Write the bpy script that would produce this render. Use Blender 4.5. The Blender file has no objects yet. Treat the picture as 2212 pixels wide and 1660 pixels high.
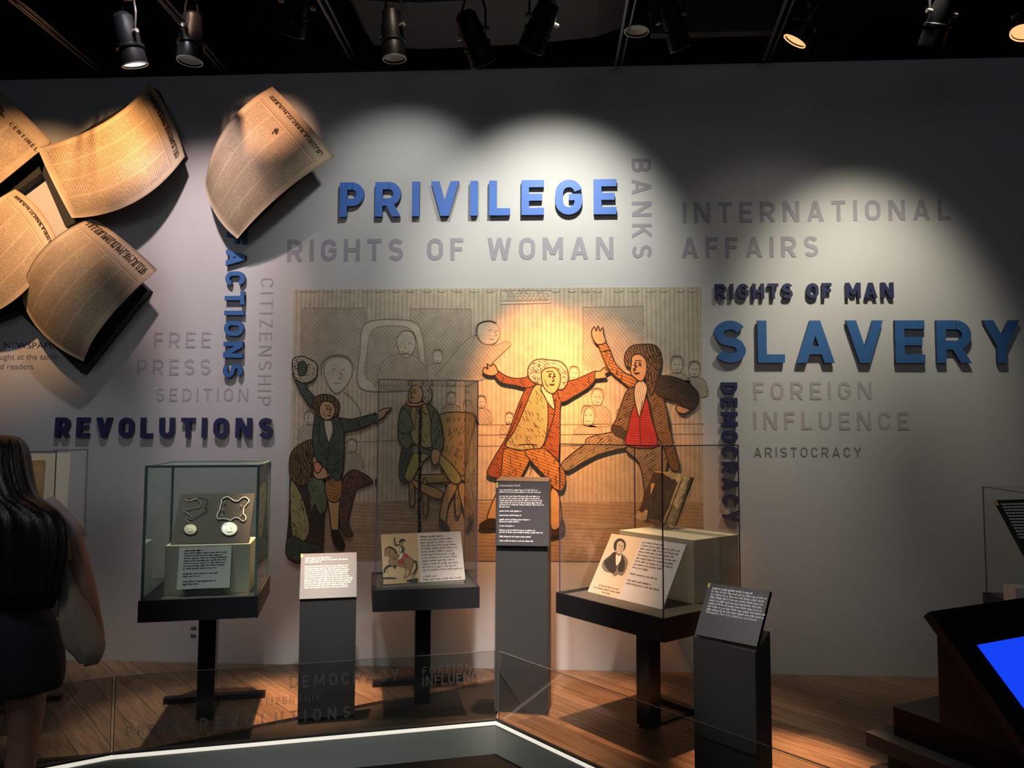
import bpy, bmesh, math, random
from mathutils import Vector, Matrix
from mathutils.geometry import tessellate_polygon
random.seed(7)
SC = bpy.context.scene
COL = SC.collection
R = math.radians

# ------------------------------------------------------------------ camera
F_PX, CX, CY = 1660.0, 1106.0, 830.0
EYE = Vector((0, 0, 1.45))
YAW, PITCH, ROLL = R(-3.11397), R(3.70614), R(0.19584)
fw = Vector((math.sin(YAW) * math.cos(PITCH), math.cos(YAW) * math.cos(PITCH), math.sin(PITCH)))
rt0 = Vector((math.cos(YAW), -math.sin(YAW), 0))
up0 = rt0.cross(fw)
rt = math.cos(ROLL) * rt0 + math.sin(ROLL) * up0
up = -math.sin(ROLL) * rt0 + math.cos(ROLL) * up0
cam_d = bpy.data.cameras.new('camera')
cam = bpy.data.objects.new('camera', cam_d)
COL.objects.link(cam)
cam.matrix_world = Matrix(((rt.x, up.x, -fw.x, EYE.x), (rt.y, up.y, -fw.y, EYE.y), (rt.z, up.z, -fw.z, EYE.z), (0, 0, 0, 1)))
cam_d.sensor_fit = 'HORIZONTAL'
cam_d.sensor_width = 36.0
cam_d.lens = 36.0 * F_PX / 2212.0
cam_d.clip_start = 0.05
SC.camera = cam

WALL = 4.8457      # the lettered wall is the plane y = WALL


def ray(x, y):
    return fw + (x - CX) / F_PX * rt - (y - CY) / F_PX * up


def hit(x, y, p, n):
    """where the line of sight of photo pixel (x, y) meets the plane through p with normal n"""
    d = ray(x, y)
    return EYE + d * ((Vector(p) - EYE).dot(Vector(n)) / d.dot(Vector(n)))


def at(x, y, Y=WALL):
    return hit(x, y, (0, Y, 0), (0, 1, 0))


def onz(x, y, z=0.0):
    return hit(x, y, (0, 0, z), (0, 0, 1))


# ------------------------------------------------------------------ light
world = bpy.data.worlds.new('world')
SC.world = world
world.use_nodes = True
world.node_tree.nodes['Background'].inputs[0].default_value = (0.75, 0.82, 1.0, 1)
world.node_tree.nodes['Background'].inputs[1].default_value = 0.004
SC.view_settings.view_transform = 'Standard'
SC.view_settings.look = 'None'
SC.view_settings.exposure = 0.0
SC.view_settings.gamma = 1.0
SC.view_settings.use_curve_mapping = False


def spot(name, pos, target, power, col, size, blend=1.0, rad=0.04):
    l = bpy.data.lights.new(name, 'SPOT')
    l.energy = power
    l.color = col
    l.spot_size = R(size)
    l.spot_blend = blend
    l.shadow_soft_size = rad
    o = bpy.data.objects.new(name, l)
    COL.objects.link(o)
    o.location = pos
    o.rotation_euler = (Vector(target) - Vector(pos)).to_track_quat('-Z', 'Y').to_euler()
    return o


NEUT = (1.0, 0.96, 0.84)
WARM = (1.0, 0.60, 0.34)
# name, position, aim, watts, colour, cone, blend, radius
LIGHTS = [
    ('wall_wash_privilege', (0.08, 3.62, 3.80), at(1180, 560), 195, NEUT, 68, 1.0, .06),
    ('wall_wash_center_left', (-0.75, 3.84, 3.78), at(850, 500), 42, (1.0, 0.97, 0.9), 72, 1.0, .05),
    ('wall_wash_right', (1.84, 3.62, 3.80), at(1855, 720), 265, (1.0, 0.92, 0.72), 54, 1.0, .10),
    ('wall_soft_right', (1.55, 3.86, 3.76), at(1640, 900), 12, (1.0, 0.94, 0.80), 80, 1.0, .05),
    ('wall_fill_left', (-2.0, 3.4, 3.9), at(330, 900), 60, (0.93, 0.93, 1.0), 76, 1.0, .05),
    ('newspaper_spot_pink', (-2.05, 3.6, 3.80), at(430, 600), 105, (1.0, 0.72, 0.69), 60, 1.0, .03),
    ('newspaper_spot_one', (-2.45, 3.0, 3.85), at(265, 375), 360, (1.0, 0.50, 0.19), 26, 1.0, .03),
    ('newspaper_spot_two', (-1.75, 3.0, 3.85), at(580, 310), 240, (1.0, 0.54, 0.34), 22, 1.0, .03),
    ('newspaper_spot_three', (-3.0, 3.0, 3.85), at(60, 520), 330, (1.0, 0.54, 0.25), 44, 1.0, .03),
    ('mural_spot_orange', at(1148, 122, 3.8), at(1160, 900), 760, (1.0, 0.35, 0.08), 32, 1.0, .03),
    ('mural_spot_orange_two', at(1049, 150, 3.8), at(1310, 900), 460, (1.0, 0.35, 0.08), 30, 1.0, .03),
    ('mural_fill', (-0.7, 3.4, 3.9), at(840, 940), 30, (1.0, 0.80, 0.58), 60, 1.0, .08),
    ('room_fill_left', (-2.2, 0.6, 3.0), (-1.6, 4.8, 0.9), 45, (0.95, 0.93, 1.0), 80, 1.0, .5),
    ('room_fill_right', (1.2, 0.4, 3.0), (1.0, 4.8, 0.7), 12, (1.0, 0.94, 0.84), 80, 1.0, .5),
    ('case_one_spot', at(292, 150, 3.8), (-1.74, 3.85, 0.6), 210, (1.0, 0.88, 0.70), 30, .6, .03),
    ('case_two_spot', at(852, 136, 3.8), (-0.70, 4.17, 0.6), 90, (1.0, 0.76, 0.54), 24, .6, .03),
    ('case_three_spot', at(1375, 80, 3.8), (0.47, 3.92, 0.9), 150, (1.0, 0.80, 0.55), 34, .6, .03),
    ('floor_spot_left', (-1.35, 4.0, 3.76), (-1.36, 4.20, 0.0), 1900, (1.0, 0.56, 0.30), 17, .9, .04),
    ('floor_spot_centre', (-0.02, 4.0, 3.76), (0.02, 4.15, 0.0), 900, (1.0, 0.54, 0.28), 24, .8, .04),
    ('floor_spot_right', (1.0, 3.6, 3.76), (0.98, 3.52, 0.0), 1900, (1.0, 0.54, 0.26), 15, .9, .04),
    ('reading_panel_spot', (-0.50, 1.75, 3.05), (-1.16, 3.97, 0.72), 200, (1.0, 0.90, 0.84), 14, 1.0, .06),
    ('reading_panel_spot_two', (-1.1, 2.3, 3.0), (0.66, 3.05, 0.68), 120, (1.0, 0.92, 0.88), 14, 1.0, .06),
    ('reading_panel_spot_three', (-0.15, 1.9, 3.2), (-0.16, 4.05, 0.62), 620, (1.0, 0.88, 0.82), 20, 1.0, .06),
    ('riser_fill', (-0.8, 1.4, 2.8), (-0.9, 3.75, -0.1), 110, (0.92, 1.0, 0.9), 40, 1.0, .1),  # added front fill to brighten the riser; no fixture belongs to it
]
for L in LIGHTS:
    spot(*L)
al = bpy.data.lights.new('gallery_ambient', 'AREA')     # added area fill: dim cool ambient that lifts the dark upper wall
al.shape = 'RECTANGLE'
al.size, al.size_y = 5.0, 1.6
al.energy = 15
al.color = (0.74, 0.84, 1.0)
ao = bpy.data.objects.new('gallery_ambient', al)
COL.objects.link(ao)
ao.location = (0.6, -2.4, 3.0)
ao.rotation_euler = (Vector((0.6, 4.8, 2.6)) - Vector((0.6, -2.4, 3.0))).to_track_quat('-Z', 'Y').to_euler()

# ------------------------------------------------------------------ materials
MATS = {}


def nodes(m):
    return m.node_tree.nodes, m.node_tree.links


def mat(name, col, rough=0.6, metal=0.0, spec=0.5, emit=None, es=1.0, var=0.0, vscale=8.0, bump=0.0, bscale=60.0):
    if name in MATS:
        return MATS[name]
    m = bpy.data.materials.new(name)
    m.use_nodes = True
    N, Lk = nodes(m)
    b = N['Principled BSDF']
    b.inputs['Base Color'].default_value = (*col, 1)
    b.inputs['Roughness'].default_value = rough
    b.inputs['Metallic'].default_value = metal
    b.inputs['Specular IOR Level'].default_value = spec
    if emit:
        b.inputs['Emission Color'].default_value = (*emit, 1)
        b.inputs['Emission Strength'].default_value = es
    if var or bump:
        tc = N.new('ShaderNodeTexCoord')
    if var:
        nz = N.new('ShaderNodeTexNoise')
        nz.inputs['Scale'].default_value = vscale
        nz.inputs['Detail'].default_value = 6
        Lk.new(tc.outputs['Object'], nz.inputs['Vector'])
        rp = N.new('ShaderNodeValToRGB')
        rp.color_ramp.elements[0].position = 0.3
        rp.color_ramp.elements[1].position = 0.7
        rp.color_ramp.elements[0].color = (*[c * (1 - var) for c in col], 1)
        rp.color_ramp.elements[1].color = (*[min(1, c * (1 + var)) for c in col], 1)
        Lk.new(nz.outputs['Fac'], rp.inputs['Fac'])
        Lk.new(rp.outputs['Color'], b.inputs['Base Color'])
    if bump:
        n2 = N.new('ShaderNodeTexNoise')
        n2.inputs['Scale'].default_value = bscale
        n2.inputs['Detail'].default_value = 3
        Lk.new(tc.outputs['Object'], n2.inputs['Vector'])
        bp = N.new('ShaderNodeBump')
        bp.inputs['Strength'].default_value = bump
        bp.inputs['Distance'].default_value = 0.01
        Lk.new(n2.outputs['Fac'], bp.inputs['Height'])
        Lk.new(bp.outputs['Normal'], b.inputs['Normal'])
    MATS[name] = m
    return m


def glass(name, tint, refl=1.0, dust=0.0):
    """thin pane: clear or tinted transmission plus mirror reflection by Fresnel"""
    m = bpy.data.materials.new(name)
    m.use_nodes = True
    N, Lk = nodes(m)
    N.remove(N['Principled BSDF'])
    out = N['Material Output']
    tr = N.new('ShaderNodeBsdfTransparent')
    tr.inputs[0].default_value = (*tint, 1)
    gl = N.new('ShaderNodeBsdfGlossy')
    gl.inputs['Color'].default_value = (refl, refl, refl, 1)
    gl.inputs['Roughness'].default_value = 0.01
    ge = N.new('ShaderNodeNewGeometry')
    dp = N.new('ShaderNodeVectorMath')
    dp.operation = 'DOT_PRODUCT'
    Lk.new(ge.outputs['Incoming'], dp.inputs[0])
    Lk.new(ge.outputs['Normal'], dp.inputs[1])
    fr = None
    for op, v2 in (('ABSOLUTE', None), ('SUBTRACT', 1.0), ('POWER', 5.0), ('MULTIPLY_ADD', 0.90)):
        q = N.new('ShaderNodeMath')
        q.operation = op
        if op == 'SUBTRACT':
            q.inputs[0].default_value = 1.0
            Lk.new(fr.outputs[0], q.inputs[1])
        else:
            Lk.new(fr.outputs[0] if fr else dp.outputs['Value'], q.inputs[0])
            if v2:
                q.inputs[1].default_value = v2
            if op == 'MULTIPLY_ADD':
                q.inputs[2].default_value = 0.035
        fr = q
    mx = N.new('ShaderNodeMixShader')
    Lk.new(fr.outputs[0], mx.inputs[0])
    Lk.new(tr.outputs[0], mx.inputs[1])
    Lk.new(gl.outputs[0], mx.inputs[2])
    last = mx
    if dust:
        df = N.new('ShaderNodeBsdfDiffuse')
        df.inputs[0].default_value = (0.8, 0.85, 0.82, 1)
        m2 = N.new('ShaderNodeMixShader')
        m2.inputs[0].default_value = dust
        Lk.new(mx.outputs[0], m2.inputs[1])
        Lk.new(df.outputs[0], m2.inputs[2])
        last = m2
    Lk.new(last.outputs[0], out.inputs['Surface'])
    return m


def hatch(name, col, ink=0.45, scale=90.0, angle=0.0, dist=3.0, thr=0.5, ink2=True):
    """printed colour with engraved hatching lines"""
    if name in MATS:
        return MATS[name]
    m = bpy.data.materials.new(name)
    m.use_nodes = True
    N, Lk = nodes(m)
    b = N['Principled BSDF']
    b.inputs['Roughness'].default_value = 0.75
    b.inputs['Specular IOR Level'].default_value = 0.15
    tc = N.new('ShaderNodeTexCoord')
    mp = N.new('ShaderNodeMapping')
    mp.inputs['Rotation'].default_value = (0, R(angle), 0)
    Lk.new(tc.outputs['Object'], mp.inputs['Vector'])
    wv = N.new('ShaderNodeTexWave')
    wv.inputs['Scale'].default_value = scale * .42
    wv.inputs['Distortion'].default_value = dist
    wv.inputs['Detail'].default_value = 2
    wv.inputs['Detail Scale'].default_value = 0.6
    Lk.new(mp.outputs[0], wv.inputs['Vector'])
    rp = N.new('ShaderNodeValToRGB')
    rp.color_ramp.elements[0].position = max(0, thr - 0.2)
    rp.color_ramp.elements[0].color = (*[c * ink for c in col], 1)
    rp.color_ramp.elements[1].position = thr + 0.1
    rp.color_ramp.elements[1].color = (*col, 1)
    Lk.new(wv.outputs['Fac'], rp.inputs['Fac'])
    nz = N.new('ShaderNodeTexNoise')
    nz.inputs['Scale'].default_value = 14
    nz.inputs['Detail'].default_value = 8
    Lk.new(tc.outputs['Object'], nz.inputs['Vector'])
    r2 = N.new('ShaderNodeValToRGB')
    r2.color_ramp.elements[0].position = 0.35
    r2.color_ramp.elements[0].color = (0.86, 0.86, 0.86, 1)
    r2.color_ramp.elements[1].position = 0.62
    r2.color_ramp.elements[1].color = (1.04, 1.04, 1.04, 1)
    Lk.new(nz.outputs['Fac'], r2.inputs['Fac'])
    mx = N.new('ShaderNodeMix')
    mx.data_type = 'RGBA'
    mx.blend_type = 'MULTIPLY'
    mx.inputs[0].default_value = 1.0
    Lk.new(rp.outputs['Color'], mx.inputs[6])
    Lk.new(r2.outputs['Color'], mx.inputs[7])
    Lk.new(mx.outputs[2], b.inputs['Base Color'])
    MATS[name] = m
    return m


WALLP = mat('wall_paint', (0.58, 0.59, 0.595), 0.85, spec=0.2, var=0.02, vscale=2)
BLACKP = mat('black_paint', (0.006, 0.006, 0.007), 0.7, spec=0.3)
DUCT = mat('duct_grey', (0.035, 0.035, 0.034), 0.75)
MBLACK = mat('black_metal', (0.010, 0.011, 0.014), 0.33, spec=0.5)
TRAY = mat('black_steel_tray', (0.012, 0.012, 0.015), 0.55)
POST = mat('black_gloss_post', (0.007, 0.007, 0.010), 0.22)
DECK = mat('dark_deck_fabric', (0.085, 0.08, 0.075), 0.9, var=0.1, vscale=60)
CREAM = mat('cream_painted_block', (0.70, 0.66, 0.52), 0.8, spec=0.2)
CARD = mat('white_card', (0.70, 0.70, 0.72), 0.7, spec=0.2)
TAN = mat('aged_paper_print', (0.72, 0.58, 0.38), 0.8, var=0.08, vscale=20)
INK = mat('print_ink', (0.025, 0.022, 0.022), 0.8, spec=0.1)
WHITEINK = mat('white_print', (0.95, 0.93, 0.92), 0.6)
YELLOW = mat('yellow_tab', (0.85, 0.68, 0.22), 0.5)
G_CLEAR = glass('clear_acrylic', (0.965, 0.97, 0.965), dust=0.012)
G_GREEN = glass('green_tinted_glass', (0.90, 0.95, 0.93), dust=0.015)
G_RAIL = glass('barrier_glass', (0.86, 0.86, 0.85), dust=0.006)
EDGE_P = mat('acrylic_edge_violet', (0.10, 0.06, 0.13), 0.3)
EDGE_G = mat('glass_edge_green', (0.10, 0.19, 0.17), 0.25)


# ------------------------------------------------------------------ helpers
def tag(o, label=None, cat=None, group=None, kind=None):
    if label:
        o['label'] = label
    if cat:
        o['category'] = cat
    if group:
        o['group'] = group
    if kind:
        o['kind'] = kind
    return o


def thing(name, label, cat, loc=(0, 0, 0), rz=0.0, group=None):
    o = bpy.data.objects.new(name, None)
    COL.objects.link(o)
    o.empty_display_size = 0.1
    o.location = loc
    o.rotation_euler = (0, 0, rz)
    bpy.context.view_layer.update()
    return tag(o, label, cat, group)


def mobj(name, verts, faces, mats, parent=None, fm=None, smooth=False, world_co=False):
    """one mesh object; with world_co the vertices are world positions although it has a parent"""
    me = bpy.data.meshes.new(name)
    if world_co and parent is not None:
        M = wm(parent).inverted()
        verts = [M @ Vector(v) for v in verts]
    me.from_pydata([tuple(v) for v in verts], [], faces)
    if not isinstance(mats, (list, tuple)):
        mats = [mats]
    for m in mats:
        me.materials.append(m)
    if fm:
        me.polygons.foreach_set('material_index', fm)
    if smooth:
        me.polygons.foreach_set('use_smooth', [True] * len(me.polygons))
    o = bpy.data.objects.new(name, me)
    COL.objects.link(o)
    if parent is not None:
        o.parent = parent
    return o


def wm(o):
    M = Matrix.LocRotScale(o.location, o.rotation_euler, o.scale)
    return wm(o.parent) @ M if o.parent else M


class MB:
    """mesh builder"""
    def __init__(s):
        s.v, s.f, s.m = [], [], []

    def add(s, v, f, mi=0):
        k = len(s.v)
        s.v += [Vector(p) for p in v]
        s.f += [tuple(i + k for i in q) for q in f]
        s.m += [mi] * len(f)
        return s

    def box(s, x0, x1, y0, y1, z0, z1, mi=0, M=None):
        v = [Vector((x, y, z)) for x in (x0, x1) for y in (y0, y1) for z in (z0, z1)]
        if M:
            v = [M @ p for p in v]
        return s.add(v, [(0, 1, 3, 2), (4, 6, 7, 5), (0, 4, 5, 1), (2, 3, 7, 6), (0, 2, 6, 4), (1, 5, 7, 3)], mi)

    def slab(s, quad, th, mi=0):
        """quad corners (any order round) thickened backwards by th along -normal"""
        q = [Vector(p) for p in quad]
        n = (q[1] - q[0]).cross(q[3] - q[0]).normalized()
        if n.dot(EYE - q[0]) < 0:
            n = -n
        v = q + [p - n * th for p in q]
        return s.add(v, [(0, 1, 2, 3), (7, 6, 5, 4), (0, 4, 5, 1), (1, 5, 6, 2), (2, 6, 7, 3), (3, 7, 4, 0)], mi)

    def poly(s, pts, off=Vector((0, 0, 0)), th=0.0, n=Vector((0, -1, 0)), mi=0):
        """flat filled outline (world pts), optional thickness behind it along -n"""
        p = [Vector(q) + off for q in pts]
        tris = tessellate_polygon([p])
        s.add(p, [tuple(t) for t in tris], mi)
        if th:
            k = len(p)
            b = [q - n * th for q in p]
            s.add(p + b, [(i, (i + 1) % k, k + (i + 1) % k, k + i) for i in range(k)], mi)
        return s

    def tube(s, path, r, seg=10, mi=0, closed=False, caps=True):
        path = [Vector(p) for p in path]
        n = len(path)
        rr = r if isinstance(r, (list, tuple)) else [r] * n
        ring = []
        prev = None
        for i, p in enumerate(path):
            a = path[(i - 1) % n] if (i > 0 or closed) else p
            b = path[(i + 1) % n] if (i < n - 1 or closed) else p
            t = (b - a).normalized()
            if prev is None:
                u = t.orthogonal().normalized()
            else:
                u = (prev - t * prev.dot(t))
                u = u.normalized() if u.length > 1e-6 else t.orthogonal().normalized()
            prev = u
            w = t.cross(u)
            ring.append([p + (u * math.cos(2 * math.pi * k / seg) + w * math.sin(2 * math.pi * k / seg)) * rr[i] for k in range(seg)])
        v = [q for g in ring for q in g]
        f = []
        m = n if closed else n - 1
        for i in range(m):
            j = (i + 1) % n
            for k in range(seg):
                l = (k + 1) % seg
                f.append((i * seg + k, i * seg + l, j * seg + l, j * seg + k))
        if caps and not closed:
            f.append(tuple(range(seg - 1, -1, -1)))
            f.append(tuple((n - 1) * seg + k for k in range(seg)))
        return s.add(v, f, mi)

    def lathe(s, prof, M, seg=28, mi=0):
        """prof: (r, z) pairs, spun about local z, placed with M"""
        v = [M @ Vector((r * math.cos(2 * math.pi * k / seg), r * math.sin(2 * math.pi * k / seg), z)) for r, z in prof for k in range(seg)]
        f = []
        for i in range(len(prof) - 1):
            for k in range(seg):
                l = (k + 1) % seg
                f.append((i * seg + k, i * seg + l, (i + 1) * seg + l, (i + 1) * seg + k))
        return s.add(v, f, mi)

    def build(s, name, mats, parent=None, smooth=False, world_co=False):
        return mobj(name, s.v, s.f, mats, parent, s.m, smooth, world_co)


def smooth_by_angle(o, ang=35):
    me = o.data
    me.polygons.foreach_set('use_smooth', [True] * len(me.polygons))
    bm = bmesh.new()
    bm.from_mesh(me)
    for e in bm.edges:
        if len(e.link_faces) == 2 and e.calc_face_angle(0) > R(ang):
            e.smooth = False
    bm.to_mesh(me)
    bm.free()
    return o


def cr(pts, n=5, closed=True):
    """Catmull-Rom smoothing of 2-D or 3-D points"""
    P = [Vector(p) for p in pts]
    out = []
    k = len(P)
    rng = range(k) if closed else range(k - 1)
    for i in rng:
        if closed:
            a, b, c, d = P[i - 1], P[i], P[(i + 1) % k], P[(i + 2) % k]
        else:
            a, b, c, d = P[max(i - 1, 0)], P[i], P[i + 1], P[min(i + 2, k - 1)]
        for j in range(n):
            t = j / n
            out.append(0.5 * ((2 * b) + (c - a) * t + (2 * a - 5 * b + 4 * c - d) * t * t + (3 * b - a - 3 * c + d) * t ** 3))
    if not closed:
        out.append(P[-1])
    return out


# ------------------------------------------------------------------ stroke font (DIN-like capitals)
def glyph(ch, W, s):
    """strokes of one capital, cap height 1, width W, stroke s -> list of strips [(L,R),...]"""
    h = s / 2
    S = []

    def bar(x0, y0, x1, y1):                  # axis aligned rectangle
        S.append([((x0, y0), (x0, y1)), ((x1, y0), (x1, y1))])

    def diag(xa, ya, xb, yb, w):              # slanted stroke with level ends
        S.append([((xa - w / 2, ya), (xa + w / 2, ya)), ((xb - w / 2, yb), (xb + w / 2, yb))])

    def path(pts, closed=False):
        P = [Vector(p) for p in pts]
        n = len(P)
        st = []
        for i in range(n):
            a = P[i - 1] if (i > 0 or closed) else P[i]
            b = P[(i + 1) % n] if (i < n - 1 or closed) else P[i]
            t = (b - a).normalized()
            nn = Vector((-t.y, t.x))
            st.append((tuple(P[i] + nn * h), tuple(P[i] - nn * h)))
        if closed:
            st.append(st[0])
        S.append(st)

    def arc(cx, cy, rx, ry, a0, a1, n=8):
        return [(cx + rx * math.cos(R(a0 + (a1 - a0) * i / n)), cy + ry * math.sin(R(a0 + (a1 - a0) * i / n))) for i in range(n + 1)]
    x0, x1, y0, y1, xm = h, W - h, h, 1 - h, W / 2
    rx = (W - s) / 2
    ry = rx * 1.02
    dw = s * 1.12
    if ch == 'I':
        bar(0, 0, s, 1)
    elif ch == 'L':
        bar(0, 0, s, 1), bar(0, 0, W, s * .95)
    elif ch in 'EF':
        bar(0, 0, s, 1), bar(0, 1 - s * .95, W, 1), bar(0, .5 - s * .42, W * .92, .5 + s * .5)
        if ch == 'E':
            bar(0, 0, W, s * .95)
    elif ch == 'T':
        bar(xm - h, 0, xm + h, 1), bar(0, 1 - s * .95, W, 1)
    elif ch == 'H':
        bar(0, 0, s, 1), bar(W - s, 0, W, 1), bar(0, .5 - h, W, .5 + h)
    elif ch == 'N':
        bar(0, 0, s, 1), bar(W - s, 0, W, 1), diag(h * 1.15, 1, W - h * 1.15, 0, dw * 1.05)
    elif ch == 'M':
        bar(0, 0, s, 1), bar(W - s, 0, W, 1)
        diag(h * 1.1, 1, xm, .22, dw), diag(W - h * 1.1, 1, xm, .22, dw)
    elif ch == 'V':
        diag(dw / 2, 1, xm, 0, dw), diag(W - dw / 2, 1, xm, 0, dw)
    elif ch == 'W':
        q = W * .27
        diag(dw / 2, 1, q, 0, dw * .95), diag(W - dw / 2, 1, W - q, 0, dw * .95)
        diag(xm, 1, q, 0, dw * .9), diag(xm, 1, W - q, 0, dw * .9)
    elif ch == 'A':
        diag(dw / 2, 0, xm, 1, dw), diag(W - dw / 2, 0, xm, 1, dw), bar(W * .2, .2, W * .8, .2 + s * .9)
    elif ch == 'Y':
        diag(dw / 2, 1, xm, .42, dw), diag(W - dw / 2, 1, xm, .42, dw), bar(xm - h, 0, xm + h, .46)
    elif ch == 'K':
        bar(0, 0, s, 1), diag(W - dw * .6, 1, s * .9, .42, dw), diag(W - dw / 2, 0, W * .42, .62, dw)
    elif ch == 'Z':
        bar(0, 1 - s * .95, W, 1), bar(0, 0, W, s * .95), diag(dw * .55, s * .5, W - dw * .55, 1 - s * .5, dw)
    elif ch in 'PRBD':
        bar(0, 0, s, 1)
        if ch == 'D':
            r = min(rx * 1.3, .42)
            path([(h, 1 - h), (x1 - r, 1 - h)] + arc(x1 - r, 1 - h - r, r, r, 90, 0) + arc(x1 - r, h + r, r, r, 0, -90) + [(h, h)])
        else:
            yb = .42 if ch != 'B' else .47
            r = (1 - h - yb - h * .0) / 2
            xr = x1 - (0.02 if ch == 'B' else 0)
            path([(h, 1 - h), (xr - r, 1 - h)] + arc(xr - r, 1 - h - r, r, r, 90, -90, 12) + [(h, yb)])
            if ch == 'R':
                diag(W * .50, yb + h * .3, W - dw * .52, 0, dw)
            if ch == 'B':
                r = (yb + h * .4 - h) / 2
                yt = h + 2 * r
                path([(h, yt), (x1 - r, yt)] + arc(x1 - r, h + r, r, r, 90, -90, 12) + [(h, h)])
    elif ch == 'O':
        path(arc(xm, 1 - h - ry, rx, ry, 0, 180, 14) + arc(xm, h + ry, rx, ry, 180, 360, 14), True)
    elif ch == 'C':
        path(arc(xm, 1 - h - ry, rx, ry, 12, 180, 14) + arc(xm, h + ry, rx, ry, 180, 348, 14))
    elif ch == 'G':
        path(arc(xm, 1 - h - ry, rx, ry, 15, 180, 14) + arc(xm, h + ry, rx, ry, 180, 360, 14) + [(x1, .5)])
        bar(W * .5, .5 - s * .42, W, .5 + s * .42)
    elif ch == 'U':
        path([(x0, 1)] + arc(xm, h + ry, rx, ry, 180, 360, 16) + [(x1, 1)])
    elif ch == 'S':
        rt_ = (1 - s) / 4
        a = arc(xm, 1 - h - rt_, rx, rt_, 25, 180, 12)
        b = arc(xm, h + rt_, rx, rt_, 0, -155, 12)
        mid = cr([(x0, 1 - h - rt_), (x0 + rx * .35, .5 + rt_ * .25), (xm, .5), (x1 - rx * .35, .5 - rt_ * .25), (x1, h + rt_)], 4, False)
        path(a[:-1] + [tuple(q) for q in mid] + b[1:])
    elif ch == '8':
        path(arc(xm, .74, rx * .9, .2, 0, 360, 16)[:-1], True), path(arc(xm, .27, rx, .22, 0, 360, 16)[:-1], True)
    return S


GW = dict(A=.78, B=.70, C=.68, D=.70, E=.60, F=.57, G=.71, H=.72, K=.72, L=.56, M=.90, N=.76, O=.71, P=.66, R=.70, S=.66, T=.64, U=.71, V=.76, W=1.08, Y=.74, Z=.62)
GW['8'] = .62


def word(name, label, text, pxa, pxb, cap, weight, mats, vertical=False, th=0.002, standoff=0.0, wid=1.0, Y=WALL, cat='lettering', frame=None, lean=None, per_letter=True, group=None, parent=None):
    """lay a word between photo pixels pxa and pxb (both on the baseline); cap = letter height in photo pixels.
    vertical: reads downwards. frame: (origin-plane point, normal) for planes other than the wall"""
    if frame:
        P0, n = frame
        A, B = hit(*pxa, P0, n), hit(*pxb, P0, n)
        n = Vector(n).normalized()
    else:
        A, B = at(*pxa, Y), at(*pxb, Y)
        n = Vector((0, -1, 0))
    if n.dot(EYE - A) < 0:
        n = -n
    ex = B - A
    tot = ex.length
    ex.normalize()
    if vertical:
        ex = Vector((0, 0, -1)) if not frame else ex
        tot = abs(A.z - B.z)
    ey = n.cross(ex).normalized()
    mid = (A + B) / 2
    H = cap * ((mid - EYE).dot(fw)) / F_PX
    ws = [(GW[c] * wid if c not in 'I ' else (weight if c == 'I' else .42)) * 1.0 for c in text]
    k = len(text) - 1
    trk = (tot - sum(ws) * H) / k if k else 0
    root = parent or thing(name, label, cat, A, 0.0, 'raised words on the wall' if name == 'raised_word' else 'flat printed words on the wall')
    x = 0.0
    allb = MB()
    for c, w in zip(text, ws):
        if c != ' ':
            b = MB() if per_letter else allb
            for li_, st in enumerate(glyph(c, w, weight)):
                def P(q, d):
                    return A + ex * (x + q[0] * H) + ey * (q[1] * H) + n * d
                m = len(st)
                fr_ = [P(q, standoff + th + li_ * .00025) for pr in st for q in pr]
                b.add(fr_, [(2 * i, 2 * i + 1, 2 * i + 3, 2 * i + 2) for i in range(m - 1)], 0)
                if th > 0.004:
                    bk = [P(q, standoff) for pr in st for q in pr]
                    v = fr_ + bk
                    o2 = 2 * m
                    f = []
                    for i in range(m - 1):
                        f.append((2 * i, 2 * i + 2, o2 + 2 * i + 2, o2 + 2 * i))
                        f.append((2 * i + 1, o2 + 2 * i + 1, o2 + 2 * i + 3, 2 * i + 3))
                    f.append((0, o2, o2 + 1, 1))
                    f.append((2 * m - 2, 2 * m - 1, o2 + 2 * m - 1, o2 + 2 * m - 2))
                    f += [(o2 + 2 * i, o2 + 2 * i + 2, o2 + 2 * i + 3, o2 + 2 * i + 1) for i in range(m - 1)]
                    b.add(v, f, 1)
            if per_letter:
                b.build('printed_letter' if parent else 'letter', mats, root, world_co=True)
        x += w * H + trk
    if not per_letter:
        allb.build('printed_word', mats, root, world_co=True)
    return root


def font_text(txt, origin, ex, n, size, m, parent, name='printed_text', fit=None):
    """text with the built-in font on a plane; origin baseline-left"""
    cu = bpy.data.curves.new(name, 'FONT')
    cu.body = txt
    cu.size = 1.0
    cu.offset = 0.018 if m is WHITEINK else 0.0
    o = bpy.data.objects.new(name, cu)
    COL.objects.link(o)
    dg = bpy.context.evaluated_depsgraph_get()
    me = bpy.data.meshes.new_from_object(o.evaluated_get(dg))
    bpy.data.objects.remove(o)
    bpy.data.curves.remove(cu)
    vs = [v.co.copy() for v in me.vertices]
    fs = [tuple(p.vertices) for p in me.polygons]
    wdt = max(v.x for v in vs) or 1
    sx = (fit / wdt) if fit else size
    ex = Vector(ex).normalized()
    n = Vector(n).normalized()
    ey = n.cross(ex)
    vv = [Vector(origin) + ex * v.x * sx + ey * v.y * size for v in vs]
    return mobj(name, vv, fs, m, parent, world_co=True)


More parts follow.
